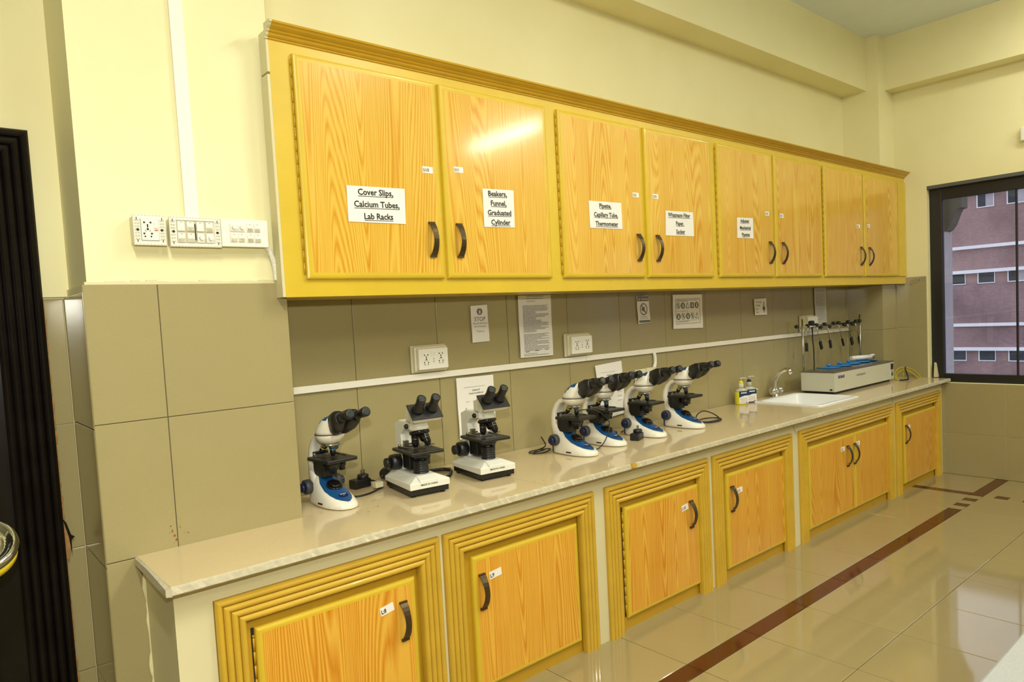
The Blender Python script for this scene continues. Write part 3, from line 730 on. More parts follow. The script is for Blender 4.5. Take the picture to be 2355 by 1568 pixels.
for (xa, xb, doors, hs, nls, lab) in LC:
    cx = (xa+xb)/2; O = Vector((cx, YB, 0))
    th = thing('lower_cabinet', tuple(O), 0, lab, 'cabinet', 'lower cabinets under the worktop')
    post('moulded_post', xa, 1, 0, ZLT, FWL, profL, YB, M_FRAME, th, O)
    post('moulded_post', xb, -1, 0, ZLT, FWL, profL, YB, M_FRAME, th, O)
    rail('moulded_rail', xa, xb, ZLT, profL, YB, M_FRAME, th, O)
    def L(b, name, mat, par=th, bevel=0):
        o = b.build(name, mat, par, bevel=bevel)
        for v in o.data.vertices: v.co -= O*K
        return o
    YBD = -0.722
    L(MB().box(xa+0.02, xb-0.02, YBD, -0.70, 0, ZLT-0.02), 'back_board', M_BOARD)
    for k, (x0, x1) in enumerate(doors):
        dob = L(door_mesh(x0, x1, 0.066, 0.677, -0.744, th=0.0215, border=0.022), 'door', [M_YEL, M_WOOD2])
        o = add_handle(dob, (0, 0, 0)); o.location = (Vector((hs[k][0], -0.744, 0.512))-O)*K
        t, lx, lz, rot = nls[k]; w = 0.062 if t != 'L:9' else 0.07
        o = number_label(dob, t, lx-w/2, lz-0.017, lx+w/2, lz+0.017, -0.7443, rot); o.location -= O*K
        hb = MB(); onleft = (hs[k][0] > (x0+x1)/2)
        hinge_strip(hb, x0-0.004 if onleft else x1+0.004, -0.7265, 0.09, 0.65)
        L(hb, 'hinge', M_CROWN, dob)
        if onleft: L(MB().box(x0-0.011, x0-0.0005, -0.7232, -0.7222, 0.070, 0.676), 'gap', M_INK, dob)  # black strip painting the shade in the hinge-side gap

# ------------------------------------------------------------------ sink and tap
sx0, sx1, sy0, sy1 = SK
sk = thing('sink', ((sx0+sx1)/2, (sy0+sy1)/2, ZC), 0, 'white rectangular ceramic sink set into the worktop', 'sink')
SO = Vector(((sx0+sx1)/2, (sy0+sy1)/2, ZC))
b = MB()
def rr(x0, x1, y0, y1, z, r, n=5):
    pts = []
    for (cx, cy, a0) in ((x1-r, y1-r, 0), (x0+r, y1-r, PI/2), (x0+r, y0+r, PI), (x1-r, y0+r, 1.5*PI)):
        for k in range(n+1): a = a0+k*PI/2/n; pts.append((cx+r*math.cos(a), cy+r*math.sin(a), z))
    return pts
rings = [rr(sx0, sx1, sy0, sy1, ZC+0.0005, 0.03), rr(sx0+0.001, sx1-0.001, sy0+0.001, sy1-0.001, ZC+0.008, 0.03), rr(sx0+0.006, sx1-0.006, sy0+0.006, sy1-0.006, ZC+0.011, 0.03),
         rr(sx0+0.035, sx1-0.035, sy0+0.035, sy1-0.05, ZC+0.009, 0.04), rr(sx0+0.045, sx1-0.045, sy0+0.045, sy1-0.06, ZC-0.004, 0.045),
         rr(sx0+0.07, sx1-0.07, sy0+0.07, sy1-0.085, ZC-0.12, 0.06), rr(sx0+0.12, sx1-0.12, sy0+0.12, sy1-0.13, ZC-0.155, 0.07)]
b.loft(rings, 0, True, False); b.f.append([len(b.v)-len(rings[0])+i for i in range(len(rings[0]))]); b.mi.append(0); b.sm.append(False)
o = b.build('basin', M_CERAM, sk); o.location = -SO*K
o = MB().cyl(((sx0+sx1)/2, (sy0+sy1)/2, ZC-0.154), ((sx0+sx1)/2, (sy0+sy1)/2, ZC-0.150), 0.035).build('drain', M_CHROME, sk); o.location = -SO*K

tp = thing('tap', (4.835, -0.058, ZC), 0, 'chrome swan-neck tap with two knobs behind the sink', 'tap')
MB().lathe([(0.032,0),(0.032,0.006),(0.024,0.012),(0.022,0.04),(0.026,0.05),(0.020,0.066),(0.016,0.07)], n=20).build('tap_body', M_CHROME, tp)
MB().tube([(0,0,0.05),(-0.004,0,0.10),(0.0,-0.010,0.155),(0.018,-0.035,0.205),(0.038,-0.07,0.228),(0.050,-0.10,0.228)], lambda t: 0.020-0.003*t, 12).build('spout', M_CHROME, tp)
MB().cyl((0.046,-0.094,0.236),(0.062,-0.118,0.196),0.021,0.020).build('spout_tip', M_CHROME, tp)
for s in (-1, 1):
    a = MB(); d = Vector((s*0.9, -0.15, 0.42)).normalized(); p = Vector((s*0.018, 0, 0.03))
    a.cyl(p, p+d*0.028, 0.016); a.lathe([(0.016,0.028),(0.031,0.034),(0.033,0.052),(0.027,0.068),(0.012,0.074)], p, d, 14)
    a.build('tap_knob', M_CHROME, tp)

# ------------------------------------------------------------------ wall papers on the backsplash
def paper(name_lab, corners, y=-0.0045, mat=M_PAPER, cat='notice'):
    (x0, z0), (x1, z1), (x2, z2), (x3, z3) = corners
    cx = (x0+x1+x2+x3)/4; cz = (z0+z1+z2+z3)/4; P = [(x3, z3), (x2, z2), (x1, z1), (x0, z0)]
    b = MB(); N = 6
    rows = []
    for r in range(N+1):
        t = r/N; yy = y-0.003-0.0025*math.sin(t*PI*1.5+0.4)**2-0.003*(t < 0.2)*(0.2-t)
        rows.append([(P[0][0]+(P[3][0]-P[0][0])*t, yy, P[0][1]+(P[3][1]-P[0][1])*t), (P[1][0]+(P[2][0]-P[1][0])*t, yy, P[1][1]+(P[2][1]-P[1][1])*t)])
    for r in range(N):
        a, c = rows[r], rows[r+1]
        b.add([a[0], a[1], c[1], c[0]], [(0,1,2,3)])
        d = 0.0008
        b.add([(p[0], p[1]+d, p[2]) for p in (a[0], a[1], c[1], c[0])], [(3,2,1,0)])
    o = b.build('notice', mat, org=(cx, y, cz)); tag(o, name_lab, cat)
    return o, cx, cz
def ink(o, mb, cx, cz, y=-0.0045, name='print', mat=M_INKG):
    q = mb.build(name, mat, o); q.location = -Vector((cx, y, cz))*K; return q
YT = -0.0107
o, cx, cz = paper('narrow white notice with a hand symbol reading STOP', [(1.634,1.806),(1.754,1.810),(1.760,1.598),(1.636,1.596)])
b = MB(); b.lathe([(0.020,0),(0.020,0.0004)], (cx, YT, 1.772), (0,-1,0), 20, 0)
b.text('STOP', (cx, YT-0.0005, 1.718), 0.034); b.text('Please Do Not Touch', (cx, YT-0.0005, 1.700), 0.0135, sx=0.85); b.text('without Permission', (cx, YT-0.0005, 1.683), 0.0135, sx=0.85)
b.text('Thank you', (cx, YT-0.0005, 1.655), 0.013)
ink(o, b, cx, cz)
b = MB(); b.box(cx-0.0065, cx+0.0065, YT-0.0012, YT-0.0006, 1.758, 1.786); b.lathe([(0.0065,0),(0.0065,0.0005)], (cx, YT-0.0007, 1.786), (0,-1,0), 10)
ink(o, b, cx, cz, name='hand_symbol', mat=M_PAPER2)
def textlines(b, x0, x1, z1, z0, n, rnd, h=0.0028):
    for i in range(n):
        z = z1+(z0-z1)*i/(n-1)
        if rnd.random() < 0.12: continue
        L_ = x0+(x1-x0)*rnd.choice([0.95, 0.98, 0.7, 0.5, 0.85, 1.0])
        x = x0
        while x < L_:
            w = rnd.uniform(0.006, 0.024); b.box(x, min(x+w, L_), YT-0.0004, YT, z, z+h); x += w+0.003
rnd = random.Random(5)
o, cx, cz = paper('tall printed typed sheet hanging from under the cabinet above the left sockets', [(1.992,1.857),(2.264,1.857),(2.262,1.478),(1.992,1.481)])
b = MB(); textlines(b, 2.06, 2.20, 1.85, 1.82, 3, rnd); textlines(b, 2.025, 2.235, 1.80, 1.52, 38, rnd); textlines(b, 2.02, 2.24, 1.50, 1.49, 2, rnd)
for (x, z) in ((2.03,1.512),(2.11,1.515),(2.19,1.518)): b.box(x, x+0.035, YT-0.0004, YT, z, z+0.004)
ink(o, b, cx, cz)
o, cx, cz = paper('narrow warning notice with a struck-out loudspeaker symbol', [(3.093,1.831),(3.225,1.835),(3.235,1.640),(3.102,1.636)])
b = MB(); b.box(3.098, 3.222, YT-0.0006, YT, 1.795, 1.830); b.box(3.110, 3.230, YT-0.0006, YT, 1.643, 1.660)
for k in range(24):
    a0 = 2*PI*k/24; a1 = 2*PI*(k+1)/24
    b.add([(cx+r*math.cos(a), YT-0.0005, 1.738+r*1.05*math.sin(a)) for r, a in ((0.040,a0),(0.040,a1),(0.034,a1),(0.034,a0))], [(0,1,2,3)])
b.add([(cx-0.027, YT-0.0005, 1.768), (cx-0.023, YT-0.0005, 1.772), (cx+0.029, YT-0.0005, 1.708), (cx+0.025, YT-0.0005, 1.704)], [(0,1,2,3)])
b.box(cx-0.020, cx-0.008, YT-0.0009, YT, 1.728, 1.748); b.add([(cx-0.008, YT-0.0009, 1.728), (cx-0.008, YT-0.0009, 1.748), (cx+0.008, YT-0.0009, 1.760), (cx+0.008, YT-0.0009, 1.716)], [(0,1,2,3)])
b.text('Please Keep Silent', (cx, YT-0.0005, 1.682), 0.0115, sx=0.8)
b.text('No Noise Allowed Here', (cx, YT-0.0005, 1.668), 0.0115, sx=0.8)
ink(o, b, cx, cz); b = MB(); b.text('WARNING', (cx+0.012, YT-0.0011, 1.803), 0.019, off=0.02, sx=0.9)
b.add([(3.108, YT-0.001, 1.802), (3.126, YT-0.001, 1.802), (3.117, YT-0.001, 1.822)], [(0,1,2)])
ink(o, b, cx, cz, name='warning_word', mat=M_PAPER2)
o, cx, cz = paper('beige safety sheet printed with two rows of pictograms', [(3.506,1.834),(3.874,1.830),(3.875,1.571),(3.500,1.580)], mat=M_PAPER)
b = MB()
def frame_rect(b, x0, x1, z0, z1, w=0.0025):
    b.box(x0, x1, YT-0.0005, YT, z0, z0+w).box(x0, x1, YT-0.0005, YT, z1-w, z1).box(x0, x0+w, YT-0.0005, YT, z0, z1).box(x1-w, x1, YT-0.0005, YT, z0, z1)
frame_rect(b, 3.535, 3.84, 1.612, 1.800); textlines(b, 3.55, 3.82, 1.788, 1.782, 2, rnd)
for r, zc in enumerate((1.750, 1.668)):
    for k in range(5):
        xc = 3.567+k*0.058; kind = (r*5+k) % 10
        if kind in (2, 9): b.add([(xc-0.024, YT-0.0006, zc-0.020), (xc+0.024, YT-0.0006, zc-0.020), (xc, YT-0.0006, zc+0.025)], [(0,1,2)])
        elif kind == 3: b.box(xc-0.021, xc+0.021, YT-0.0006, YT, zc-0.022, zc+0.022)
        elif kind in (1, 4, 5, 7): b.lathe([(0.024,0),(0.024,0.0006)], (xc, YT, zc), (0,-1,0), 18)
        else:
            for q in range(18):
                a0 = 2*PI*q/18; a1 = 2*PI*(q+1)/18
                b.add([(xc+rr_*math.cos(a), YT-0.0006, zc+rr_*math.sin(a)) for rr_, a in ((0.024,a0),(0.024,a1),(0.020,a1),(0.020,a0))], [(0,1,2,3)])
            b.box(xc-0.004, xc+0.004, YT-0.0006, YT, zc-0.012, zc+0.012); b.add([(xc-0.018,YT-0.0007,zc+0.014),(xc-0.015,YT-0.0007,zc+0.017),(xc+0.018,YT-0.0007,zc-0.014),(xc+0.015,YT-0.0007,zc-0.017)], [(0,1,2,3)])
    textlines(b, 3.55, 3.83, zc-0.033, zc-0.043, 3, rnd, 0.002)
ink(o, b, cx, cz)
b = MB()
for r, zc in enumerate((1.750, 1.668)):
    for k in (1, 3, 4) if r == 0 else (0, 2):
        xc = 3.567+k*0.058; b.lathe([(0.006,0),(0.006,0.0004)], (xc, YT-0.0007, zc+0.010), (0,-1,0), 8); b.box(xc-0.006, xc+0.006, YT-0.0011, YT-0.0008, zc-0.014, zc+0.004)
for xc, zc in ((3.567+2*0.058, 1.750), (3.567+4*0.058, 1.668)): b.add([(xc-0.016, YT-0.0009, zc-0.015), (xc+0.016, YT-0.0009, zc-0.015), (xc, YT-0.0009, zc+0.016)], [(0,1,2)])
ink(o, b, cx, cz, name='pictograms', mat=M_PAPER)
o, cx, cz = paper('small square note with a drawing on the tiles above the soap bottles', [(4.620,1.777),(4.815,1.779),(4.823,1.638),(4.630,1.640)], mat=M_PAPER)
b = MB(); b.text("Don't Forget", (4.640, YT-0.0005, 1.742), 0.024, align='LEFT', sx=0.75); b.text('To Wash', (4.640, YT-0.0005, 1.713), 0.024, align='LEFT', sx=0.8)
b.text('Your', (4.642, YT-0.0005, 1.684), 0.022, align='LEFT', sx=0.8); b.text('Hands', (4.642, YT-0.0005, 1.656), 0.022, align='LEFT', sx=0.8)
b.box(4.770, 4.778, YT-0.0006, YT, 1.70, 1.75); b.lathe([(0.020,0),(0.020,0.0005)], (4.772, YT, 1.692), (0,-1,0), 12); b.box(4.760, 4.790, YT-0.0006, YT, 1.66, 1.665)
ink(o, b, cx, cz)
o, cx, cz = paper('long pale sheet hanging from under the cabinet beside the far socket', [(5.672,1.857),(5.905,1.857),(5.912,1.505),(5.690,1.512)], mat=M_PAPER2)
b = MB(); textlines(b, 5.70, 5.88, 1.84, 1.54, 30, rnd, 0.002); ink(o, b, cx, cz)
o, cx, cz = paper('white instruction sheet standing behind the second grey-white microscope', [(1.506,1.404),(1.771,1.401),(1.773,1.082),(1.510,1.055)])
b = MB(); b.box(1.555, 1.705, YT-0.0004, YT, 1.345, 1.3462); b.text('Section II', (1.64, YT-0.0005, 1.322), 0.014, off=0.02); b.text('Examination Compound Microscope', (1.64, YT-0.0005, 1.305), 0.0125, off=0.02, sx=0.55)
b.text('Eyepiece', (1.58, YT-0.0005, 1.262), 0.008, sx=0.9); b.text('Arm', (1.62, YT-0.0005, 1.262), 0.008)
b.box(1.562, 1.566, YT-0.0006, YT, 1.18, 1.23); b.text('Stage clip adjust', (1.60, YT-0.0005, 1.19), 0.008)
ink(o, b, cx, cz)
o, cx, cz = paper('tilted white instruction sheet behind the close pair of blue and white microscopes', [(2.636,1.379),(2.903,1.392),(2.928,1.028),(2.690,1.010)])
b = MB(); b.box(2.69, 2.83, YT-0.0004, YT, 1.325, 1.3262); b.text('Section II', (2.775, YT-0.0005, 1.300), 0.014, off=0.02); b.text('Examination Compound Microscope', (2.775, YT-0.0005, 1.283), 0.0125, off=0.02, sx=0.55)
for z in (1.215, 1.18, 1.15, 1.12): b.text('Objective lens', (2.87, YT-0.0005, z), 0.010, sx=0.8)
ink(o, b, cx, cz)

# ------------------------------------------------------------------ conduits, sockets, switches
cd = MB().box(PX1+0.002, 2.553, -0.014, -0.0035, 1.418, 1.452).build('cable_trunking', M_DUCT, bevel=0.002, org=(1.5, 0, 1.435))
tag(cd, 'white trunking strip along the backsplash, the near length up to the second socket box', 'trunking')
cd = MB().box(2.556, 6.37, -0.014, -0.0035, 1.418, 1.452).build('cable_trunking', M_DUCT, bevel=0.002, org=(4.4, 0, 1.435))
tag(cd, 'white trunking strip along the backsplash, the far length ending near the corner', 'trunking')
cd = MB().box(0.044, 0.094, -0.366, -0.3525, 2.168, ZCEIL-0.001).build('cable_trunking', M_DUCT, bevel=0.002, org=(0.07, -0.36, 3.2))
tag(cd, 'wide white trunking rising from the switches up the pillar', 'trunking')
cd = MB().tube([(3.262,-0.010,1.419),(3.266,-0.012,1.38),(3.264,-0.012,1.34),(3.250,-0.012,1.312)], 0.0125, 12).build('drop_pipe', M_DUCT, org=(0,0,0))
tag(cd, 'short white bent pipe dropping from the trunking to the twin plates', 'pipe')
def holes(b, cx, cz, y, s=1.0, m=1):
    def dot(x, z, r): b.lathe([(r*s, 0), (r*s, 0.0006)], (cx+x*s, y, cz+z*s), (0,-1,0), 10, m)
    def bar(x, z, w, h, rot=0):
        T = Matrix.Translation((cx+x*s, y, cz+z*s)) @ Matrix.Rotation(rot, 4, 'Y'); b.box(-w*s/2, w*s/2, -0.0006, 0, -h*s/2, h*s/2, m, T)
    dot(-0.0105, 0.022, 0.0036); dot(0.0105, 0.022, 0.0036); bar(0, 0.010, 0.0045, 0.012); dot(0, -0.002, 0.0042)
    bar(-0.0075, -0.008, 0.0015, 0.0075, -0.5); bar(0.0075, -0.008, 0.0015, 0.0075, 0.5)
    dot(-0.0125, -0.018, 0.0036); dot(0.0125, -0.018, 0.0036); dot(-0.010, -0.0285, 0.003); dot(0.010, -0.0285, 0.003)
def socket_box(x, z, lab, W=0.223, H=0.148, depth=0.054, fw=0.187, fh=0.110):
    t = thing('socket_box', (x, -0.0035, z), 0, lab, 'socket box')
    b = MB(); b.loft([rr(-W/2, W/2, -H/2, H/2, 0, 0.006), rr(-W/2, W/2, -H/2, H/2, 0.006, 0.006), rr(-W/2+0.006, W/2-0.006, -H/2+0.006, H/2-0.006, 0.014, 0.006),
                      rr(-W/2+0.008, W/2-0.008, -H/2+0.008, H/2-0.008, 0.030, 0.006), rr(-W/2+0.015, W/2-0.015, -H/2+0.015, H/2-0.015, 0.034, 0.006), rr(-W/2+0.017, W/2-0.017, -H/2+0.017, H/2-0.017, depth-0.008, 0.006)],
                     0, False, True, Matrix.Rotation(PI/2, 4, 'X'))
    b.build('back_box', M_WHITEY, t)
    o = MB().box(-fw/2, fw/2, -depth-0.002, -depth+0.008, -fh/2, fh/2).build('face_plate', M_WHITE, t, bevel=0.002)
    b = MB(); holes(b, -0.047, 0.0, -depth-0.0021, 1.0, 0); holes(b, 0.047, 0.004, -depth-0.0021, 1.0, 0)
    for zz, sg in ((0.0, 1), (-0.016, -1)): b.add([(-0.003, -depth-0.0027, zz-0.004*sg), (0.003, -depth-0.0027, zz-0.004*sg), (0, -depth-0.0027, zz+0.005*sg)], [(0,1,2)])
    b.build('socket_hole', M_INK, o)['kind'] = 'stuff'
    for xx in (-0.010, 0.006): MB().box(xx-0.006, xx+0.006, -depth-0.005, -depth-0.002, 0.016, 0.036).build('rocker', M_WHITE, o, bevel=0.001)
    return t
socket_box(1.332, 1.530, 'white double socket box above the trunking nearest the pillar')
socket_box(2.475, 1.530, 'white double socket box above the trunking, right of the tall typed sheet')
t = thing('socket_box', (5.475, -0.0035, 1.530), 0, 'deep white socket box at the far end holding the black plug', 'socket box')
MB().box(-0.093, 0.093, -0.045, 0, -0.076, 0.074).box(-0.085, 0.085, -0.080, -0.045, -0.07, 0.068).build('back_box', M_WHITEY, t, bevel=0.003)
MB().box(-0.088, 0.090, -0.090, -0.080, -0.055, 0.060).build('face_plate', M_WHITE, t, bevel=0.002)
t = thing('switch_plate', (3.155, -0.0035, 1.27), 0, 'pair of cream blank plates on the tiles behind the third blue microscope', 'wall plate')
MB().box(-0.115, -0.004, -0.014, 0, -0.05, 0.045).build('face_plate', M_WHITEY, t, bevel=0.002)
MB().box(0.001, 0.115, -0.016, 0, -0.05, 0.048).build('face_plate', M_WHITEY, t, bevel=0.002)

# switch boxes on the pillar
def rocker(par, x, z, y, dirty, knob=False, w=0.020, h=0.040):
    o = MB().box(x-w/2, x+w/2, y-0.006, y, z-h/2, z+h/2).build('dimmer' if knob else 'rocker', M_WHITE, par, bevel=0.0015)
    if dirty: MB().box(x-w*0.44, x+w*0.44, y-0.0067, y-0.006, z-h*0.46, z-h*0.08).build('smudge', M_SMUDGE, o)
    if knob: MB().cyl((x+0.002, y-0.006, z), (x+0.002, y-0.018, z), 0.009, 0.0085).build('dimmer_knob', M_WHITE, o)
    else: MB().box(x-0.003, x+0.003, y-0.0066, y-0.006, z+h*0.36, z+h*0.40).build('mark', M_GREY, o)
def notched_frame(b, W, H, y0, y1, ow, oh):
    b.box(-W/2, W/2, y1, y0, H/2-(H-oh)/2, H/2).box(-W/2, W/2, y1, y0, -H/2, -H/2+(H-oh)/2).box(-W/2, -W/2+(W-ow)/2, y1, y0, -oh/2, oh/2).box(W/2-(W-ow)/2, W/2, y1, y0, -oh/2, oh/2)
    b.box(-ow/2, ow/2, y1+0.006, y0, -oh/2, oh/2)
def ribs(b, W, H, ow, oh, y):
    for s in (-1, 1):
        for k in range(7):
            z = -oh/2+oh*(k+0.5)/7
            for q in (0.30, 0.68):
                x = s*(ow/2+(W-ow)/2*q); b.box(x-0.0035, x+0.0035, y-0.0006, y, z-0.0035, z+0.0035)
        n = int(W/0.011)
        for k in range(n):
            x = -W/2+W*(k+0.5)/n; z = s*(H/2-0.003); b.box(x-0.0035, x+0.0035, y-0.0006, y, z-0.0012, z+0.0012)
t = thing('switch_box', (-0.093, -0.3525, 2.115), 0, 'open-fronted white socket unit, leftmost of the three on the pillar', 'switch box')
MB().box(-0.053, 0.053, -0.045, 0, -0.050, 0.050).build('back_box', M_WHITEY, t, bevel=0.004)
fb = MB(); notched_frame(fb, 0.106, 0.110, -0.045, -0.057, 0.062, 0.078); fo_ = fb.build('mounting_frame', M_WHITE, t, bevel=0.0008)
b = MB(); ribs(b, 0.106, 0.110, 0.062, 0.078, -0.0571); b.build('recess_shade_patches', M_RECSHADE, fo_)['kind'] = 'stuff'  # thin darker patches painted on as recess shade
o = MB().box(-0.029, 0.029, -0.062, -0.050, -0.038, 0.038).build('socket_insert', M_WHITE, t, bevel=0.001)
b = MB(); holes(b, -0.008, 0.004, -0.0621, 1.0, 0)
for s in (-1, 1): b.lathe([(0.005,0),(0.005,0.001)], (s*0.040, -0.0572, 0.0), (0,-1,0), 10)
for sx_ in (-1, 1):
    for sz in (-1, 1): b.box(sx_*0.042-0.0012, sx_*0.042+0.0012, -0.0582, -0.0572, sz*0.040-0.005, sz*0.040+0.005)
b.build('socket_hole', M_INK, o)['kind'] = 'stuff'
MB().box(0.013, 0.026, -0.066, -0.062, 0.006, 0.026).build('rocker', M_WHITE, o, bevel=0.001)
MB().box(0.014, 0.026, -0.063, -0.062, -0.004, 0.001).build('indicator', M_ORANGE, o)
t = thing('switch_box', (0.065, -0.3525, 2.113), 0, 'open-fronted white unit of eight switches, middle of the three on the pillar', 'switch box')
MB().box(-0.088, 0.088, -0.045, 0, -0.050, 0.050).build('back_box', M_WHITEY, t, bevel=0.004)
fb = MB(); notched_frame(fb, 0.182, 0.111, -0.045, -0.057, 0.138, 0.086); fo_ = fb.build('mounting_frame', M_WHITE, t, bevel=0.0008)
b = MB(); ribs(b, 0.182, 0.111, 0.138, 0.086, -0.0571)
b.box(-0.066, 0.066, -0.0520, -0.0512, -0.041, 0.041); b.build('recess_shade_patches', M_RECSHADE, fo_)['kind'] = 'stuff'
b = MB()
for s in (-1, 1): b.lathe([(0.005,0),(0.005,0.001)], (s*0.0785, -0.0572, 0.0), (0,-1,0), 10)
for sx_ in (-1, 1):
    for sz in (-1, 1): b.box(sx_*0.080-0.0012, sx_*0.080+0.0012, -0.0582, -0.0572, sz*0.042-0.005, sz*0.042+0.005)
b.box(-0.002, 0.0, -0.0588, -0.0520, -0.03, 0.03)
b.build('screw_hole', M_INK, fo_)['kind'] = 'stuff'
for r in range(2):
    for c in range(4): rocker(t, (-0.051, -0.018, 0.017, 0.050)[c], 0.021-0.043*r, -0.0522, not (r == 1 and c > 1) and (c+r) % 2 == 1 or r == 1 and c < 2, knob=(r == 1 and c > 1), w=0.026, h=0.036)
t = thing('switch_box', (0.250, -0.3525, 2.115), 0, 'white covered unit of eight smudged switches, beside the yellow wall cabinet', 'switch box')
MB().box(-0.085, 0.085, -0.045, 0, -0.046, 0.048).build('back_box', M_WHITEY, t, bevel=0.004)
MB().box(-0.091, 0.091, -0.056, -0.045, -0.053, 0.055).build('face_plate', M_WHITE, t, bevel=0.003)
for r in range(2):
    for c in range(4): rocker(t, (-0.046, -0.016, 0.018, 0.047)[c], 0.022-0.040*r, -0.0562, r == 1 or c > 1, knob=(r == 0 and c < 2), w=0.024, h=0.032)
b = MB(); pts = [(0.343,-0.376,2.072),(0.358,-0.374,2.045),(0.370,-0.371,2.01),(0.376,-0.370,1.97),(0.3765,-0.370,1.932)]
def corr(t): return 0.0105+0.0016*math.sin(t*2*PI*26)
b.tube(pts, corr, 10, sub=40)
o = b.build('corrugated_pipe', M_DUCT); tag(o, 'white corrugated pipe bending down from the rightmost switch unit', 'pipe')

# small white box high on the window wall
o = MB().box(XR-0.05, XR-0.0005, -1.75, -1.412, 3.035, 3.155).build('wall_box', M_WHITE, bevel=0.008, org=(XR, -1.58, 3.1)); tag(o, 'white box high on the window wall at the right edge', 'wall box')

# ------------------------------------------------------------------ microscopes
def interp(tab, x):
    if x <= tab[0][0]: return tab[0][1:]
    for a, b in zip(tab[:-1], tab[1:]):
        if x <= b[0]:
            t = (x-a[0])/(b[0]-a[0]); return tuple(a[i]+(b[i]-a[i])*t for i in range(1, len(a)))
    return tab[-1][1:]
SKT = [(-0.150,0.040,0.105),(-0.140,0.052,0.128),(-0.120,0.061,0.142),(-0.090,0.066,0.135),(-0.055,0.070,0.115),(-0.02,0.073,0.094),(0.03,0.073,0.070),(0.07,0.067,0.051),(0.100,0.056,0.039),(0.120,0.042,0.031),(0.131,0.026,0.026),(0.136,0.010,0.020)]
def sk_z(X, y):
    w, t = interp(SKT, X); q = min(1, abs(y)/w); return t*(1-q**3.2)**0.5
def build_scope_a():
    t = thing('microscope', (0, 0, 0), 0, 'x', 'microscope')
    b = MB(); rings = []
    XS = []
    for (a_, *_a), (b_, *_b) in zip(SKT[:-1], SKT[1:]): XS += [a_, a_+(b_-a_)/3, a_+(b_-a_)*2/3]
    for X in XS+[SKT[-1][0]]:
        w, tz = interp(SKT, X); r = []
        for i in range(41):
            a = PI*i/40; y = w*math.cos(a); q = abs(math.cos(a))
            z = 0.004+(tz-0.004)*(1-q**3.2)**0.5; r.append((X, y*(1.0 if z > 0.012 else 0.985), z))
        rings.append(r)
    b.loft(rings, 0, True)
    # arm: C sweep
    path = [(-0.105,0.085,0.070,0.056),(-0.128,0.125,0.058,0.048),(-0.145,0.165,0.048,0.042),(-0.150,0.205,0.043,0.037),(-0.144,0.243,0.040,0.035),(-0.126,0.278,0.036,0.034),(-0.098,0.303,0.030,0.034),(-0.062,0.314,0.026,0.038),(-0.02,0.316,0.022,0.044)]
    rings = []
    for i, (x, z, th, hw) in enumerate(path):
        p = Vector((x, 0, z)); q0 = path[max(0, i-1)]; q1 = path[min(len(path)-1, i+1)]
        tg = Vector((q1[0]-q0[0], 0, q1[1]-q0[1])).normalized(); nr = Vector((-tg.z, 0, tg.x)); r = []
        for k in range(16):
            a = 2*PI*k/16; c, s_ = math.cos(a), math.sin(a)
            e = 0.55; cx_ = math.copysign(abs(c)**e, c); sy_ = math.copysign(abs(s_)**e, s_)
            r.append(tuple(p+nr*(th/2*cx_)+Vector((0, hw*sy_, 0))))
        rings.append(r)
    b.loft(rings, 0, True)
    b.lathe([(0.006,0.279),(0.032,0.282),(0.048,0.290),(0.058,0.302),(0.064,0.314),(0.065,0.3235)], (-0.012,0,0), n=28)
    b.build('body', M_SCOPEW, t)
    # head
    b = MB(); hr = [(0.326,-0.012,0.066,0.065),(0.340,-0.010,0.064,0.063),(0.356,-0.003,0.060,0.059),(0.374,0.006,0.054,0.053),(0.390,0.014,0.045,0.045),(0.401,0.020,0.033,0.034),(0.408,0.024,0.018,0.020),(0.410,0.025,0.004,0.004)]
    rings = [[(cx+rx*math.cos(2*PI*i/28), ry*math.sin(2*PI*i/28), z) for i in range(28)] for z, cx, rx, ry in hr]
    f0 = len(b.f); b.loft(rings, 0, True)
    for k in range(len(hr)-1):
        for i in range(28):
            a = (i+0.5)*360/28
            if (abs(a-180) < 42 and k == 1) or (abs(a-180) < 60 and k == 2) or (abs(a-180) < 78 and k == 3) or (k >= 4 and abs(a-180) < 110): b.mi[f0+k*28+i] = 1
    b.build('head', [M_SCOPEW, M_BLUE], t)
    MB().lathe([(0.0655,0.3232),(0.0675,0.3240),(0.0675,0.3258),(0.0655,0.3266)], (-0.012,0,0), n=28).build('seam', M_BLACK, t)
    # blue panel
    b = MB(); NX, NY = 28, 14; g = []
    for i in range(NX+1):
        X = -0.085+(0.118+0.085)*i/NX; w = interp([(-0.085,0.030),(-0.05,0.046),(0,0.052),(0.04,0.049),(0.075,0.040),(0.10,0.026),(0.118,0.004)], X)[0]
        g.append([(X, w*(2*j/NY-1), sk_z(X, w*(2*j/NY-1))+0.0045-0.0022*abs(2*j/NY-1)**4) for j in range(NY+1)])
    vs = [p for r in g for p in r]; n1 = NY+1
    fs = [(i*n1+j, i*n1+j+1, (i+1)*n1+j+1, (i+1)*n1+j) for i in range(NX) for j in range(NY)]
    b.add(vs, fs, 0, True); b.add([(p[0], p[1], p[2]-0.006) for p in vs], [f[::-1] for f in fs], 0, True)
    pan = b.build('blue_panel', M_BLUE, t)
    z0 = sk_z(0.0, 0)+0.006; sl = Vector((0.50, 0, 1)).normalized()
    b = MB(); b.lathe([(0.036,-0.004),(0.036,0.003),(0.031,0.006),(0.031,0.006)], (0.0,0,z0), sl, 24)
    T = Matrix.Translation((0.0, 0, z0)) @ Vector((0,0,1)).rotation_difference(sl).to_matrix().to_4x4()
    b.lathe([(0.027,0.006),(0.027,0.012),(0.022,0.0145)], (0.0,0,z0), sl, 24)
    b.build('light_window', M_BLACKG, pan)
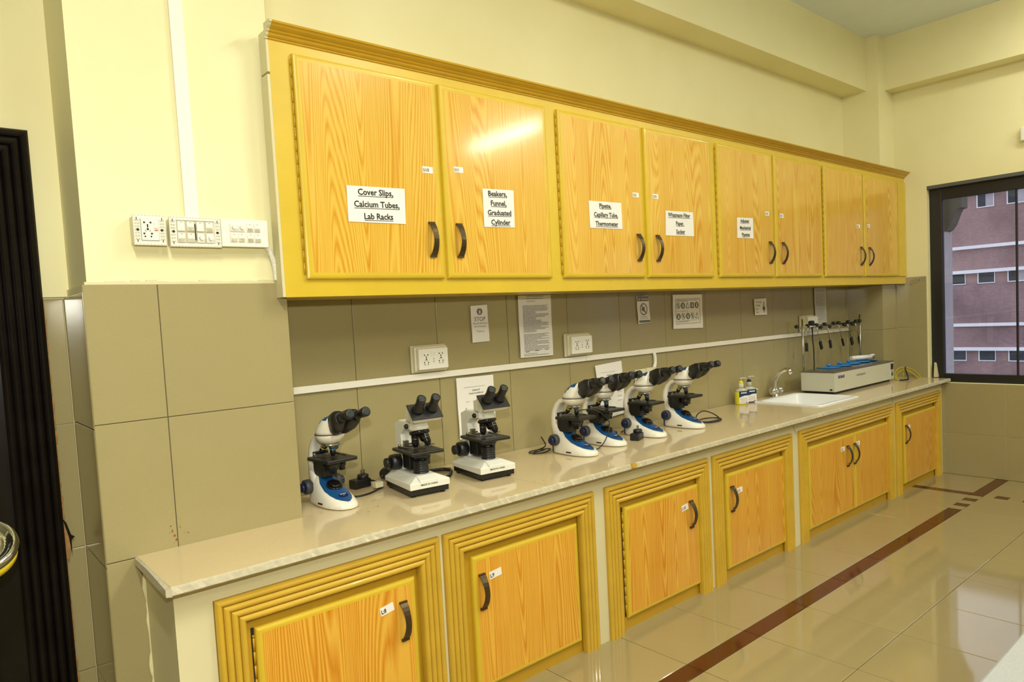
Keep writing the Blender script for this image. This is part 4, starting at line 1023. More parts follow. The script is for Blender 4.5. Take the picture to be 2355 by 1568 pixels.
    xb = 0.070; zb = sk_z(xb, 0)+0.0045; sl2 = Vector((0.52, 0, 1)).normalized(); up2 = Vector((-1, 0, 0.52)).normalized()
    b = MB(); n = 20; sd = Vector((0,1,0)); cc = Vector((xb,0,zb))
    pts = []
    for i in range(n):
        a = 2*PI*i/n; pts.append(cc+sd*(0.0225*math.cos(a))+up2*(0.0135*math.sin(a)*(1.35 if math.sin(a) < 0 else 0.85)))
    b.loft([pts, [p+sl2*0.002 for p in pts]], 0, False)
    bd = b.build('badge', M_BADGE, pan)
    b = MB(); b.text('OPTIKA', cc+sl2*0.0028+up2*0.001, 0.0085, xd=sd, up=up2, off=0.02); b.text('ITALY', cc+sl2*0.0028-up2*0.007, 0.0038, xd=sd, up=up2)
    b.build('badge_lettering', M_WHITE, bd)
    MB().box(-0.165, -0.115, -0.040, 0.040, 0.0, 0.050).build('rear_block', M_BLUE, t, bevel=0.008)
    for s in (-1, 1):
        kn = MB().lathe([(0.022,0.045),(0.022,0.060),(0.033,0.062),(0.034,0.075),(0.033,0.088),(0.028,0.091)], (-0.112,0,0.082), (0,s,0), 24).build('focus_knob', M_GREY, t)
        MB().lathe([(0.021,0.090),(0.021,0.104),(0.018,0.107)], (-0.112,0,0.082), (0,s,0), 20).build('fine_knob', M_BADGE if True else M_GREY, kn)
    MB().box(-0.025, 0.012, -0.0755, -0.068, 0.016, 0.023).build('slot', M_INK, t, bevel=0.001)
    # stage
    b = MB(); b.box(-0.118, -0.098, -0.036, 0.036, 0.10, 0.236); b.box(-0.100, -0.032, -0.034, 0.034, 0.125, 0.206)
    b.build('stage_bracket', M_BLACK, t, bevel=0.003)
    st_ = MB().box(-0.098, 0.088, -0.075, 0.075, 0.203, 0.220).build('stage', M_BLACK, t, bevel=0.005)
    MB().lathe([(0.026,0.2203),(0.026,0.2206)], (0.0,0,0), n=20).build('stage_opening', M_INK, st_)
    b = MB(); b.box(-0.080, -0.066, -0.055, 0.062, 0.220, 0.227); b.box(-0.066, 0.030, 0.050, 0.060, 0.220, 0.226); b.cyl((-0.072,-0.050,0.227),(-0.072,-0.050,0.234),0.007)
    b.tube([(-0.070,-0.048,0.224),(-0.045,-0.046,0.2235),(-0.01,-0.036,0.2235),(0.012,-0.026,0.2235)], 0.0018, 6)
    b.build('slide_holder', M_STEEL, st_)
    MB().cyl((-0.015,0.052,0.203),(-0.015,0.052,0.150),0.014).cyl((-0.015,0.052,0.185),(-0.015,0.052,0.170),0.018).build('stage_control', M_BLACK, st_)
    MB().lathe([(0.031,0.203),(0.031,0.176),(0.024,0.172),(0.022,0.160),(0.016,0.158),(0.015,0.145)], n=20).build('condenser', M_BLACK, t)
    # nosepiece and objectives
    nz = MB().lathe([(0.030,0.284),(0.041,0.279),(0.042,0.273),(0.030,0.268)], (-0.010,0,0), n=24).build('nosepiece', M_STEEL, t)
    def objective(p, d, L, band):
        d = Vector(d).normalized()
        o = MB().lathe([(0.013,0.0),(0.0145,0.002),(0.0145,0.012)], p, d, 16, 0).lathe([(0.0135,0.012),(0.0135,L*0.72),(0.009,L*0.92),(0.006,L)], p, d, 16, 1).lathe([(0.0139,0.014),(0.0139,0.018)], p, d, 16, 2).build('objective', [M_STEEL, M_BLACKG, band], t)
        return o
    objective((0.004,0.0,0.272), (0.03,0,-1), 0.048, MATS['band_blue']); objective((-0.028,-0.020,0.274), (-0.45,-0.30,-1), 0.044, MATS['band_yellow']); objective((-0.022,0.026,0.274), (-0.35,0.50,-1), 0.030, MATS['band_blue'])
    # binocular tube
    inc = math.radians(16); d = Vector((math.cos(inc),0,math.sin(inc))); upv = Vector((-math.sin(inc),0,math.cos(inc))); o0 = Vector((0.030,0,0.360))
    bn = MB().cyl(o0+d*0.0, o0+d*0.045, 0.031, n=20).build('binocular_joint', M_BLACKG, t)
    for s in (-1, 1):
        b = MB(); rings = []
        for k, (tt, yy, hy, hz, oz) in enumerate([(0.036,0.019,0.024,0.042,0.0),(0.046,0.022,0.029,0.048,0.002),(0.096,0.031,0.030,0.045,0.008),(0.128,0.037,0.026,0.032,0.013),(0.136,0.037,0.021,0.023,0.014)]):
            c = o0+d*tt+upv*oz+Vector((0,s*yy,0)); r = []
            for i in range(20):
                a = 2*PI*i/20; ca, sa = math.cos(a), math.sin(a); e = 0.75
                r.append(tuple(c+Vector((0,1,0))*(hy*math.copysign(abs(ca)**e, ca))+upv*(hz*math.copysign(abs(sa)**e, sa))))
            rings.append(r)
        b.loft(rings, 0, True); b.build('prism_housing', M_BLACK, t)
        c = o0+d*0.132+upv*0.013+Vector((0,s*0.0385,0))
        ep = MB().lathe([(0.0195,0),(0.0195,0.026),(0.0170,0.029),(0.0170,0.054),(0.0205,0.057),(0.0220,0.088),(0.0195,0.093),(0.014,0.093)], c, d, 20).build('eyepiece', M_BLACK, t)
        MB().lathe([(0.0145,0.090),(0.0145,0.0938)], c, d, 18).build('lens', M_LENS, ep)
    return t
plain('band_blue', (0.02, 0.20, 0.45), 0.4); plain('band_yellow', (0.60, 0.50, 0.05), 0.4)
FA = math.radians(-86)
scA = build_scope_a()
A_POS = [(0.609,-0.288,-86,'blue and white microscope standing nearest the pillar'),
         (2.060,-0.390,-86,'blue and white microscope at the front left of the close group of four'),
         (2.378,-0.330,-87,'blue and white microscope second from the left in the group of four'),
         (2.740,-0.350,-87,'blue and white microscope third in the group of four, in front of the cream plates'),
         (3.140,-0.360,-88,'blue and white microscope standing furthest right, beside a looped black cable')]
scopes_a = [scA]+[copy_tree(scA) for _ in A_POS[1:]]
for o, (x, y, a, lab) in zip(scopes_a, A_POS):
    o.location = Vector((x, y, ZC))*K; o.rotation_euler = (0, 0, math.radians(a)); tag(o, lab, 'microscope', 'blue and white microscopes on the worktop')

def build_scope_b():
    t = thing('microscope', (0, 0, 0), 0, 'x', 'microscope')
    b = MB(); rings = [[(-0.160,-0.090,z),(0.141,-0.098,z),(0.141,0.098,z),(-0.160,0.090,z)] for z in (0.010, 0.038)]
    b.loft(rings, 0, False)
    b.build('base_tray', M_BLACK, t, bevel=0.004)
    for sx_ in (-0.135, 0.118):
        for sy_ in (-0.075, 0.075): MB().cyl((sx_, sy_, 0), (sx_, sy_, 0.012), 0.011, 0.013, n=12).build('foot', M_BLACK, t)
    b = MB()
    b.loft([[(-0.165,-0.094,0.036),(0.146,-0.102,0.036),(0.146,0.102,0.036),(-0.165,0.094,0.036)], [(-0.165,-0.094,0.056),(0.146,-0.102,0.066),(0.146,0.102,0.066),(-0.165,0.094,0.056)], [(-0.150,-0.050,0.090),(0.105,-0.050,0.090),(0.105,0.050,0.090),(-0.150,0.050,0.090)]], 0, False)
    b.extr([(0.05,0.037),(0.149,0.037),(0.149,0.075),(0.112,0.092),(0.05,0.092)], 'y', -0.052, 0.040)
    bs = b.build('base', M_SCOPEG, t, bevel=0.002)
    b = MB(); b.text('MADE IN CHINA', (0.1498, -0.006, 0.051), 0.0125, xd=(0,1,0), up=(0,0,1), off=0.02, sx=0.92); b.build('base_lettering', M_INK, bs)
    b = MB(); pr = [(0.036,0.088)]
    for k in range(5): z = 0.092+k*0.0115; pr += [(0.036,z),(0.036,z+0.007),(0.033,z+0.008),(0.033,z+0.0105)]
    pr += [(0.033,0.152),(0.029,0.153)]
    b.lathe(pr, (0.055,0,0), n=28); lm = b.build('lamp_housing', M_BLACK, t)
    MB().lathe([(0.024,0.1532),(0.024,0.1540)], (0.055,0,0), n=20).build('lamp_glass', M_LENS, lm)
    # arm
    b = MB(); b.extr([(-0.162,0.085),(-0.088,0.085),(-0.082,0.19),(-0.092,0.262),(-0.068,0.286),(0.055,0.300),(0.055,0.318),(-0.02,0.330),(-0.105,0.332),(-0.162,0.312)], 'y', -0.030, 0.030)
    b.build('arm', M_SCOPEG, t, bevel=0.005)
    MB().lathe([(0.010,0.026),(0.013,0.036),(0.009,0.044)], (-0.005,0,0.310), (0,-1,0), 12).build('clamp_screw', M_BLACK, t)
    MB().lathe([(0.046,0.296),(0.047,0.312),(0.042,0.322),(0.040,0.334)], (0.056,0,0), n=28).build('head_mount', M_SCOPEG, t)
    b = MB(); b.box(-0.085, -0.005, -0.030, 0.030, 0.100, 0.190).box(-0.098, -0.080, -0.026, 0.026, 0.10, 0.215); b.build('stage_bracket', M_BLACK, t, bevel=0.004)
    st_ = MB().box(-0.082, 0.145, -0.084, 0.084, 0.190, 0.206).build('stage', M_BLACK, t, bevel=0.006)
    MB().lathe([(0.030,0.2063),(0.030,0.2067)], (0.055,0,0), n=20).build('stage_opening', M_INK, st_)
    b = MB(); b.box(-0.055, -0.035, -0.060, 0.070, 0.206, 0.212); b.box(-0.035, 0.045, 0.055, 0.066, 0.206, 0.214); b.box(0.02, 0.05, 0.062, 0.082, 0.214, 0.219)
    b.cyl((-0.045,-0.058,0.21),(-0.045,-0.058,0.222),0.008); b.tube([(-0.043,-0.058,0.212),(-0.02,-0.052,0.211),(0.02,-0.042,0.211),(0.045,-0.028,0.211)], 0.0026, 6); b.box(-0.062,-0.044,-0.034,-0.010,0.212,0.236)
    b.build('slide_holder', M_STEEL, st_)
    MB().cyl((0.0,0.060,0.190),(0.0,0.060,0.118),0.015).cyl((0.0,0.060,0.165),(0.0,0.060,0.150),0.018).build('stage_control', M_BLACK, st_)
    MB().lathe([(0.046,0.190),(0.046,0.172),(0.032,0.168),(0.030,0.160)], (0.055,0,0), n=24).build('condenser', M_BLACK, t)
    for s in (-1, 1):
        kn = MB().lathe([(0.022,0.028),(0.036,0.032),(0.038,0.050),(0.037,0.078),(0.030,0.082)], (-0.115,0,0.128), (0,s,0), 24).build('focus_knob', M_BLACK, t)
        MB().lathe([(0.024,0.080),(0.025,0.106),(0.022,0.109)], (-0.115,0,0.128), (0,s,0), 20).build('fine_knob', M_BLACK, kn)
    # nosepiece
    d = Vector((-0.22, 0, 1)).normalized()
    nz = MB().lathe([(0.036,0.012),(0.048,0.006),(0.049,-0.004),(0.038,-0.012),(0.02,-0.016)], (0.060,0,0.286), d, 24).build('nosepiece', M_BLACKG, t)
    def objective(p, dd, L):
        dd = Vector(dd).normalized()
        MB().lathe([(0.017,0.0),(0.0185,0.004),(0.0185,0.016),(0.0175,0.018),(0.0175,L*0.70),(0.012,L*0.92),(0.007,L)], p, dd, 18, 0).lathe([(0.0189,0.020),(0.0189,0.0225)], p, dd, 18, 1).build('objective', [M_BLACKG, M_STEEL], t)
    objective((0.045,-0.016,0.276), (0.03,-0.03,-1), 0.062); objective((0.085,0.014,0.280), (0.52,0.12,-1), 0.058); objective((0.038,0.022,0.276), (-0.15,0.35,-1), 0.045)
    # head
    b = MB()
    def prm(x, z, hy): return [(x, -hy, z), (x, hy, z)]
    sec = lambda hy, off: [(-0.052+off, 0.336), (0.030, 0.336), (0.092-off, 0.368), (0.034+off*0.3, 0.426), (-0.012, 0.402), (-0.052+off, 0.378)]
    for hy0, hy1, o_, p_ in ((-0.048, 0.048, 0, 0),):
        poly = sec(0, 0)
        core = [[(x, -0.040, z) for x, z in poly], [(x, 0.040, z) for x, z in poly]]
    # flared body: narrow at the rear, wide under the plate
    back = [(-0.010,-0.034,0.338),(-0.010,0.034,0.338),(-0.010,0.034,0.384),(-0.010,-0.034,0.384)]
    mid = [(0.075,-0.044,0.334),(0.075,0.044,0.334),(0.079,0.044,0.412),(0.079,-0.044,0.412)]
    b.loft([back, mid], 0, False)
    n45 = Vector((0.72, 0, 0.70)).normalized(); dn = Vector((0.70, 0, -0.72)).normalized(); c0 = Vector((0.134, 0, 0.392))
    def plate(off, hl, hw): return [tuple(c0+n45*off+dn*a*hl+Vector((0, s_*hw, 0))) for a, s_ in ((-1,-1),(1,-1),(1,1),(-1,1))]
    low = [(0.078,-0.046,0.400),(0.110,-0.046,0.336),(0.110,0.046,0.336),(0.078,0.046,0.400)]
    b.loft([low, plate(-0.022, 0.042, 0.070), plate(-0.004, 0.044, 0.076)], 0, False)
    hd = b.build('head', M_SCOPEG, t, bevel=0.002)
    MB().loft([plate(-0.004, 0.0455, 0.078), plate(0.003, 0.0455, 0.078)], 0, False).build('head_plate', M_BLACK, hd, bevel=0.002)
    for s in (-1, 1):
        c = c0+Vector((0, s*0.036, 0))+n45*0.003-dn*0.006; du = Vector((0.66, 0, 0.75)).normalized()
        ep = MB().lathe([(0.028,-0.004),(0.027,0.016),(0.021,0.022),(0.020,0.046),(0.0185,0.048),(0.0205,0.056),(0.0215,0.078),(0.020,0.082),(0.014,0.082)], c, du, 22).build('eyepiece', M_BLACK, t)
        MB().lathe([(0.014,0.080),(0.014,0.0828)], c, du, 18).build('lens', M_LENS, ep)
    return t
scB = build_scope_b(); scB2 = copy_tree(scB)
for o, (x, y, a, lab) in zip((scB, scB2), [(1.000,-0.353,-97,'grey-white microscope on a square base, second from the left on the worktop'),
                                          (1.400,-0.359,-97,'grey-white microscope on a square base in front of the white instruction sheet')]):
    o.location = Vector((x, y, ZC))*K; o.rotation_euler = (0, 0, math.radians(a)); tag(o, lab, 'microscope', 'grey-white square-based microscopes')

# ------------------------------------------------------------------ adapters, plugs, cables on the worktop
def adapter(x, y, rz, lab):
    t = thing('power_adapter', (x, y, ZC), rz, lab, 'power adapter')
    MB().box(-0.048, 0.045, -0.030, 0.030, 0.0, 0.044).build('case', M_BLACK, t, bevel=0.006)
    p = MB().lathe([(0.026,0.042),(0.028,0.046),(0.028,0.060),(0.022,0.064)], (0.018,0,0), n=20).build('plug_head', M_BLACK, t)
    for s in (-1, 1): MB().box(0.018+s*0.008-0.002, 0.018+s*0.008+0.002, -0.004, 0.004, 0.062, 0.086).build('prong', M_STEEL, p)
    return t
adapter(0.845, -0.075, 0.15, 'black power adapter with prongs up, behind the nearest blue microscope')
adapter(2.590, -0.385, 0.35, 'black power adapter with prongs up, in front of the third blue microscope')
adapter(2.555, -0.190, 1.3, 'black power adapter standing between the second and third blue microscopes')
def cable(name, pts, r, lab, mat=M_BLACK, cat='cable', sub=6):
    o = MB().tube([(x, y, ZC+z) for x, y, z in pts], r, 7, sub=sub).build(name, mat, org=(pts[0][0], pts[0][1], ZC)); return tag(o, lab, cat)
cable('cable', [(0.896,-0.072,0.028),(0.915,-0.10,0.020),(0.93,-0.14,0.006),(0.90,-0.185,0.006),(0.855,-0.215,0.005),(0.80,-0.245,0.005),(0.74,-0.25,0.005),(0.715,-0.22,0.005)], 0.0045, 'short black lead curling beside the nearest blue microscope')
o = MB().box(0.858, 0.900, -0.208, -0.170, ZC+0.012, ZC+0.040).build('connector_block', M_WHITEY, bevel=0.003, org=(0.88, -0.19, ZC)); tag(o, 'small ivory connector block lying in front of the left adapter', 'connector')
t = thing('power_plug', (0.985, -0.075, ZC), math.radians(-130), 'round black power plug with metal pins left of the first grey-white microscope', 'plug')
MB().lathe([(0.028,0.0),(0.030,0.006),(0.028,0.03),(0.018,0.045),(0.012,0.075)], (0,0,0.040), (-1,0,0.12), 20).build('plug_body', M_BLACK, t)
MB().cyl((0.0,0.010,0.040),(0.032,0.010,0.036),0.003).cyl((0.0,-0.010,0.040),(0.032,-0.010,0.036),0.003).build('pin', M_STEEL, t)
cable('cable', [(1.030,-0.025,0.049),(1.07,-0.02,0.04),(1.14,-0.03,0.012),(1.22,-0.06,0.007),(1.28,-0.08,0.008),(1.325,-0.10,0.008),(1.345,-0.135,0.008)], 0.008, 'thick black cable running between the two grey-white microscopes')
cable('cable', [(1.12,-0.17,0.008),(1.18,-0.12,0.010),(1.25,-0.105,0.012),(1.31,-0.12,0.012),(1.325,-0.17,0.010),(1.28,-0.23,0.008),(1.24,-0.27,0.008),(1.20,-0.28,0.008)], 0.008, 'black cable looping out beside the second grey-white microscope')
cable('cable', [(2.00,-0.175,0.012),(1.95,-0.17,0.006),(1.90,-0.155,0.005),(1.93,-0.125,0.006),(2.00,-0.15,0.010),(2.03,-0.19,0.012),(1.98,-0.21,0.006),(1.92,-0.21,0.005),(1.90,-0.18,0.006),(1.96,-0.145,0.008),(2.02,-0.16,0.03),(1.975,-0.175,0.09)], 0.0035, 'thin black cable looped on the worktop left of the group of four')
cable('cable', [(2.30,-0.10,0.005),(2.24,-0.20,0.09),(2.20,-0.25,0.20),(2.23,-0.28,0.226),(2.29,-0.34,0.215),(2.325,-0.40,0.15),(2.27,-0.42,0.06),(2.22,-0.40,0.006),(2.19,-0.36,0.005)], 0.0032, 'thin black cable hanging over the stage of the second blue microscope')
cable('cable', [(2.72,-0.14,0.005),(2.86,-0.12,0.030),(2.98,-0.10,0.075),(3.03,-0.11,0.08)], 0.0035, 'thin black cable between the third and fourth blue microscopes')
o = MB().lathe([(0.012,0),(0.022,0.012),(0.022,0.05),(0.014,0.06)], (2.86,-0.21,ZC+0.022), (0.9,0.4,0), 14).build('cable_plug', M_BLACK, org=(2.86,-0.21,ZC)); tag(o, 'black barrel plug lying between the third and fourth blue microscopes', 'plug')
cable('cable', [(3.235,-0.33,0.006),(3.29,-0.30,0.006),(3.36,-0.27,0.008),(3.44,-0.24,0.04),(3.50,-0.25,0.055),(3.545,-0.29,0.035),(3.54,-0.35,0.006),(3.46,-0.39,0.005),(3.36,-0.37,0.005),(3.32,-0.33,0.007),(3.38,-0.29,0.008),(3.47,-0.28,0.007),(3.53,-0.31,0.006),(3.53,-0.37,0.005),(3.44,-0.42,0.005),(3.35,-0.41,0.005),(3.31,-0.36,0.006)], 0.0042, 'looped thin black cable right of the last blue microscope')

# ------------------------------------------------------------------ soap bottles
def bottle(x, y, rz, body, liquid, cap, pump, lab):
    t = thing('soap_bottle', (x, y, ZC), rz, lab, 'soap bottle')
    W, D = 0.054, 0.030
    b = MB(); rings = []
    for z, f in [(0,0.86),(0.004,0.97),(0.012,1.0),(0.085,1.0),(0.105,0.97),(0.120,0.86),(0.128,0.6),(0.134,0.32),(0.140,0.30)]:
        rings.append([(W*f*math.copysign(abs(math.cos(a))**0.6, math.cos(a)), D*min(1, f*1.02)*math.copysign(abs(math.sin(a))**0.7, math.sin(a)), z) for a in [2*PI*i/24 for i in range(24)]])
    b.loft(rings[:5], 0, True); b.loft(rings[4:], 1, True)
    o = b.build('bottle_body', [liquid, body], t)
    b = MB(); b.box(-0.036, 0.046, -D-0.0012, -D+0.004, 0.012, 0.100, 0); b.box(-0.036, 0.046, -D-0.0020, -D, 0.074, 0.110, 1)
    b.extr([(-0.036,0.060),(-0.036,0.074),(0.046,0.074),(0.046,0.085),(0.046,0.090),(0.020,0.080),(-0.005,0.072)], 'y', -D-0.0022, -D-0.0010, 1)
    for k in range(5): b.box(-0.028, 0.036, -D-0.0018, -D-0.0012, 0.020+k*0.008, 0.0215+k*0.008, 2)
    b.box(0.02, 0.040, -D-0.0018, -D-0.0012, 0.014, 0.018, 1); b.box(-0.020, 0.030, -D-0.0026, -D-0.0020, 0.092, 0.100, 0)
    b.build('bottle_label', [M_PAPER, M_LBLUE, M_INKG], o)
    b = MB().lathe([(0.017,0.138),(0.021,0.142),(0.021,0.168),(0.019,0.172)], n=20).build('collar', M_WHITEY if cap is M_YELCAP else M_CLEAR, t)
    b = MB().lathe([(0.018,0.172),(0.018,0.184),(0.010,0.190),(0.007,0.194)], n=18).build('pump_base', cap, t)
    b = MB(); b.cyl((0,0,0.19),(0,0,0.206),0.007); b.lathe([(0.012,0.204),(0.016,0.208),(0.014,0.216)], n=16); b.tube([(0,0,0.212),(0.020,0,0.214),(0.040,0,0.212),(0.046,0,0.206)], 0.006, 8)
    b.build('pump_nozzle', pump, t)
    return t
bottle(4.265, -0.080, math.radians(-28), M_CLEAR, M_YELLIQ, M_YELCAP, M_CLEAR, 'pump bottle of yellow liquid soap left of the sink')
bottle(4.395, -0.075, math.radians(-28), M_CLEAR, M_PURP, M_INK, M_CLEAR, 'pump bottle of purple liquid soap beside the yellow one')

# ------------------------------------------------------------------ water bath with hanger rack
BX0, BX1, BY0, BY1, BZ0, BZ1 = 5.108, 6.325, -0.455, -0.150, 0.950, 1.112
BO = Vector((5.72, -0.30, ZC))
wb = thing('water_bath', tuple(BO), 0, 'long cream laboratory water bath with blue lids and a rack of hanging paddles', 'water bath')
def B(mb, name, mat, par=wb, bevel=0):
    o = mb.build(name, mat, par, bevel=bevel)
    for v in o.data.vertices: v.co -= BO*K
    return o
hs_ = B(MB().box(BX0, BX1, BY0, BY1, BZ0, BZ1), 'housing', M_BATH, wb, 0.004)
B(MB().box(BX0+0.03, BX1-0.03, BY0+0.03, BY1-0.02, ZC+0.001, BZ0), 'plinth', M_BLACK)
B(MB().box(BX0-0.002, BX1+0.002, BY0-0.001, BY1+0.001, BZ1, BZ1+0.012), 'lid_frame', M_BATHT, wb, 0.003)
B(MB().box(BX0+0.03, BX1-0.03, BY0+0.03, BY1-0.03, BZ1+0.012, BZ1+0.015), 'lid_plate', M_STEEL)
b = MB(); b.text('BIOBASE', (5.165, BY0-0.0015, 1.062), 0.034, align='LEFT', off=0.03, sx=0.92); B(b, 'brand_lettering', M_NAVY, hs_)
b = MB(); b.text('WATER BATH', (5.52, BY0-0.0015, 1.050), 0.026, align='LEFT', off=0.01, sx=1.1); B(b, 'front_lettering', M_INKG, hs_)
cp_ = B(MB().box(6.235, 6.305, BY0-0.004, BY0, 0.975, 1.105), 'control_panel', M_PAPER2, wb, 0.001)
B(MB().box(6.240, 6.300, BY0-0.006, BY0-0.003, 1.045, 1.100), 'display', M_BLACK, cp_); B(MB().lathe([(0.02,0),(0.02,0.004)], (6.27, BY0-0.003, 1.000), (0,-1,0), 16), 'power_switch', M_GREEN, cp_)
B(MB().box(6.25, 6.29, BY0-0.006, BY0-0.003, 1.024, 1.036), 'red_mark', M_ORANGE, cp_)
B(MB().extr([(-0.437,0.968),(-0.420,0.977),(-0.403,0.968),(-0.420,0.959)], 'x', BX0-0.002, BX0+0.001), 'drain_hole', M_INK, wb)
for i, x in enumerate((5.44, 5.64, 5.84, 6.03, 6.23)):
    y = -0.24-(0.01 if i % 2 else 0)
    l_ = B(MB().lathe([(0.100,0.0),(0.102,0.003),(0.090,0.006),(0.02,0.008)], (x, y, BZ1+0.015+0.0015*i), (0.02,0.02,1), 28), 'round_lid', M_BLUEL)
    B(MB().lathe([(0.010,0.006),(0.010,0.016),(0.018,0.020),(0.018,0.028),(0.012,0.032)], (x, y, BZ1+0.015+0.0015*i), (0,0,1), 14), 'lid_knob', M_BLUEL, l_)
for rx in (5.196, 6.348):
    B(MB().cyl((rx, -0.132, ZC+0.001), (rx, -0.132, 1.578), 0.0075, n=10), 'upright_rod', M_STEEL)
cb2 = B(MB().cyl((5.118, -0.120, 1.505), (6.470, -0.120, 1.503), 0.009, n=10), 'crossbar', M_STEEL)
for x in (5.105, 5.30, 5.46, 5.54, 5.62, 5.71, 5.80, 5.90, 6.02, 6.10, 6.19, 6.27, 6.35, 6.475):
    s = -1 if x not in (5.54, 5.71, 6.02, 6.19) else 1
    B(MB().lathe([(0.007,-0.02),(0.014,-0.016),(0.016,0.0),(0.015,0.012),(0.008,0.018)], (x, -0.128, 1.505+(0.010 if s < 0 else -0.014)), (0,s,0), 12), 'clamp_screw', M_BLACK, cb2)
for (x0, x1, w) in ((5.284,5.284,0.017),(5.480,5.555,0.017),(5.690,5.741,0.015),(5.915,5.998,0.011),(6.107,6.190,0.020),(6.275,6.358,0.015)):
    d_ = Vector((x1-x0, 0, -0.175)); p = Vector((x0, -0.120, 1.498))
    h_ = B(MB().cyl(p, p+d_*0.80, 0.0032, n=6), 'hanger_rod', M_STEEL)
    T = Matrix.Translation(p+d_) @ Matrix.Rotation(math.atan2(-(x1-x0), 0.175), 4, 'Y')
    B(MB().box(-w, w, -0.008, 0.008, -0.038, 0.038, 0, T), 'paddle', M_BLACK, h_, 0.003)
# things lying on the bath
t = thing('paper_roll', (6.055, -0.27, BZ1+0.062), math.radians(-24), 'white tube with dark end caps lying across the blue lids', 'tube')
MB().cyl((-0.125,0,0),(0.115,0,0),0.020,n=18).build('tube_body', M_WHITE, t)
MB().cyl((0.112,-0.010,-0.004),(0.132,-0.010,-0.004),0.013,n=14).build('end_cap', M_BATHT, t)
MB().tube([(0.10,0,0.012),(0.13,0.0,0.016),(0.15,0.005,0.012)],0.010,8).build('torn_end', M_WHITE, t)
t = thing('power_plug', (5.402, -0.094, 1.535), 0, 'black three-pin plug in the far socket with its lead hanging down', 'plug')
MB().box(-0.030, 0.030, -0.036, 0, -0.030, 0.022).build('plug_body', M_BLACK, t, bevel=0.010, seg=3)
MB().tube([(0,-0.02,-0.025),(0.004,-0.022,-0.07),(0.010,-0.02,-0.15),(0.035,-0.015,-0.24),(0.045,-0.010,-0.33),(0.036,-0.012,-0.42),(0.030,0.02,-0.50),(0.03,0.05,-0.585)], lambda q: 0.0105-0.005*min(1, q*6), 8).build('lead', M_BLACK, t)

# yellow hose and lead at the far end of the worktop
def arc(cx, cy, r, h, a0, a1, n, tilt=0.0):
    return [(cx+r*math.cos(a0+(a1-a0)*i/n), cy+tilt*(i/n-0.5), 0.008+h*math.sin(a0+(a1-a0)*i/n)) for i in range(n+1)]
pts = [(6.36,-0.46,0.006),(6.38,-0.44,0.05),(6.43,-0.44,0.095),(6.50,-0.46,0.115),(6.58,-0.50,0.10),(6.64,-0.54,0.06),(6.655,-0.57,0.012),(6.62,-0.56,0.008),(6.60,-0.52,0.05),(6.54,-0.48,0.085),(6.47,-0.46,0.08),(6.40,-0.45,0.05),(6.37,-0.47,0.012),(6.42,-0.50,0.008),(6.50,-0.47,0.06),(6.58,-0.45,0.095),(6.64,-0.48,0.06),(6.67,-0.52,0.02),(6.63,-0.56,0.008)]
cable('hose', pts, 0.006, 'coiled yellow hose at the window end of the worktop', M_TUBEY, 'hose')
cable('cable', [(6.345,-0.50,0.006),(6.40,-0.53,0.006),(6.43,-0.545,0.012),(6.435,-0.535,0.05),(6.43,-0.52,0.10),(6.445,-0.515,0.125)], 0.007, 'black lead standing up in front of the yellow hose')

# ------------------------------------------------------------------ weighing scale at the left edge
ws = thing('weighing_scale', (-0.682, -0.30, 0), 0, 'yellow weighing scale with a chrome-rimmed round dial at the left edge', 'weighing scale')
MB().loft([rr(-0.20,0.17,-0.22,0.20,0.0,0.05), rr(-0.20,0.17,-0.22,0.20,0.05,0.05), rr(-0.18,0.15,-0.20,0.18,0.07,0.05)], 0, False).build('platform', M_RED, ws, bevel=0.004)
MB().cyl((0,0,0.06),(0,0,0.80),0.038,0.036,n=24).build('column', M_WHITEY, ws)
MB().cyl((0,0,0.78),(0,0,1.0),0.042,0.046,n=24).build('neck', M_RED, ws)
dn_ = Vector((0.02,-0.56,0.83)).normalized(); dc = Vector((0.0,-0.005,1.062))
hd = MB().lathe([(0.05,-0.07),(0.112,-0.056),(0.124,-0.042),(0.126,-0.008)], dc, dn_, 40).build('dial_housing', M_RED, ws)
MB().lathe([(0.124,-0.006),(0.128,-0.002),(0.128,0.010),(0.122,0.020),(0.116,0.024),(0.104,0.018),(0.098,0.008),(0.085,0.004),(0.078,0.010),(0.070,0.006)], dc, dn_, 40, cap=False).build('chrome_rim', M_CHROME, ws)
di = MB().lathe([(0.074,0.004),(0.074,0.0055)], dc, dn_, 32).build('dial_face', M_PAPER, ws)
u1 = Vector((1,0,0)); u2 = dn_.cross(u1).normalized(); b = MB()
for k in range(40):
    a = 2*PI*k/40; r0 = 0.056 if k % 5 else 0.048; e1 = u1*math.cos(a)+u2*math.sin(a); e2 = u2*math.cos(a)-u1*math.sin(a); c = dc+dn_*0.0062
    b.add([c+e1*r0-e2*0.0007, c+e1*0.068-e2*0.0007, c+e1*0.068+e2*0.0007, c+e1*r0+e2*0.0007], [(0,1,2,3)])
b.build('tick_marks', M_INK, di)

# ------------------------------------------------------------------ marble-topped island bench at the lower right
ib = thing('island_bench', (2.9, -3.35, 0), 0, 'white marble topped bench at the lower right corner', 'bench')
MB().box(-2.35, 2.2, -0.55, 0.603, 0.872, 0.902).build('bench_top', M_WMARB, ib, bevel=0.006)
MB().box(-2.25, 2.1, -0.47, 0.50, 0.0, 0.872).build('bench_body', M_PLAST, ib)

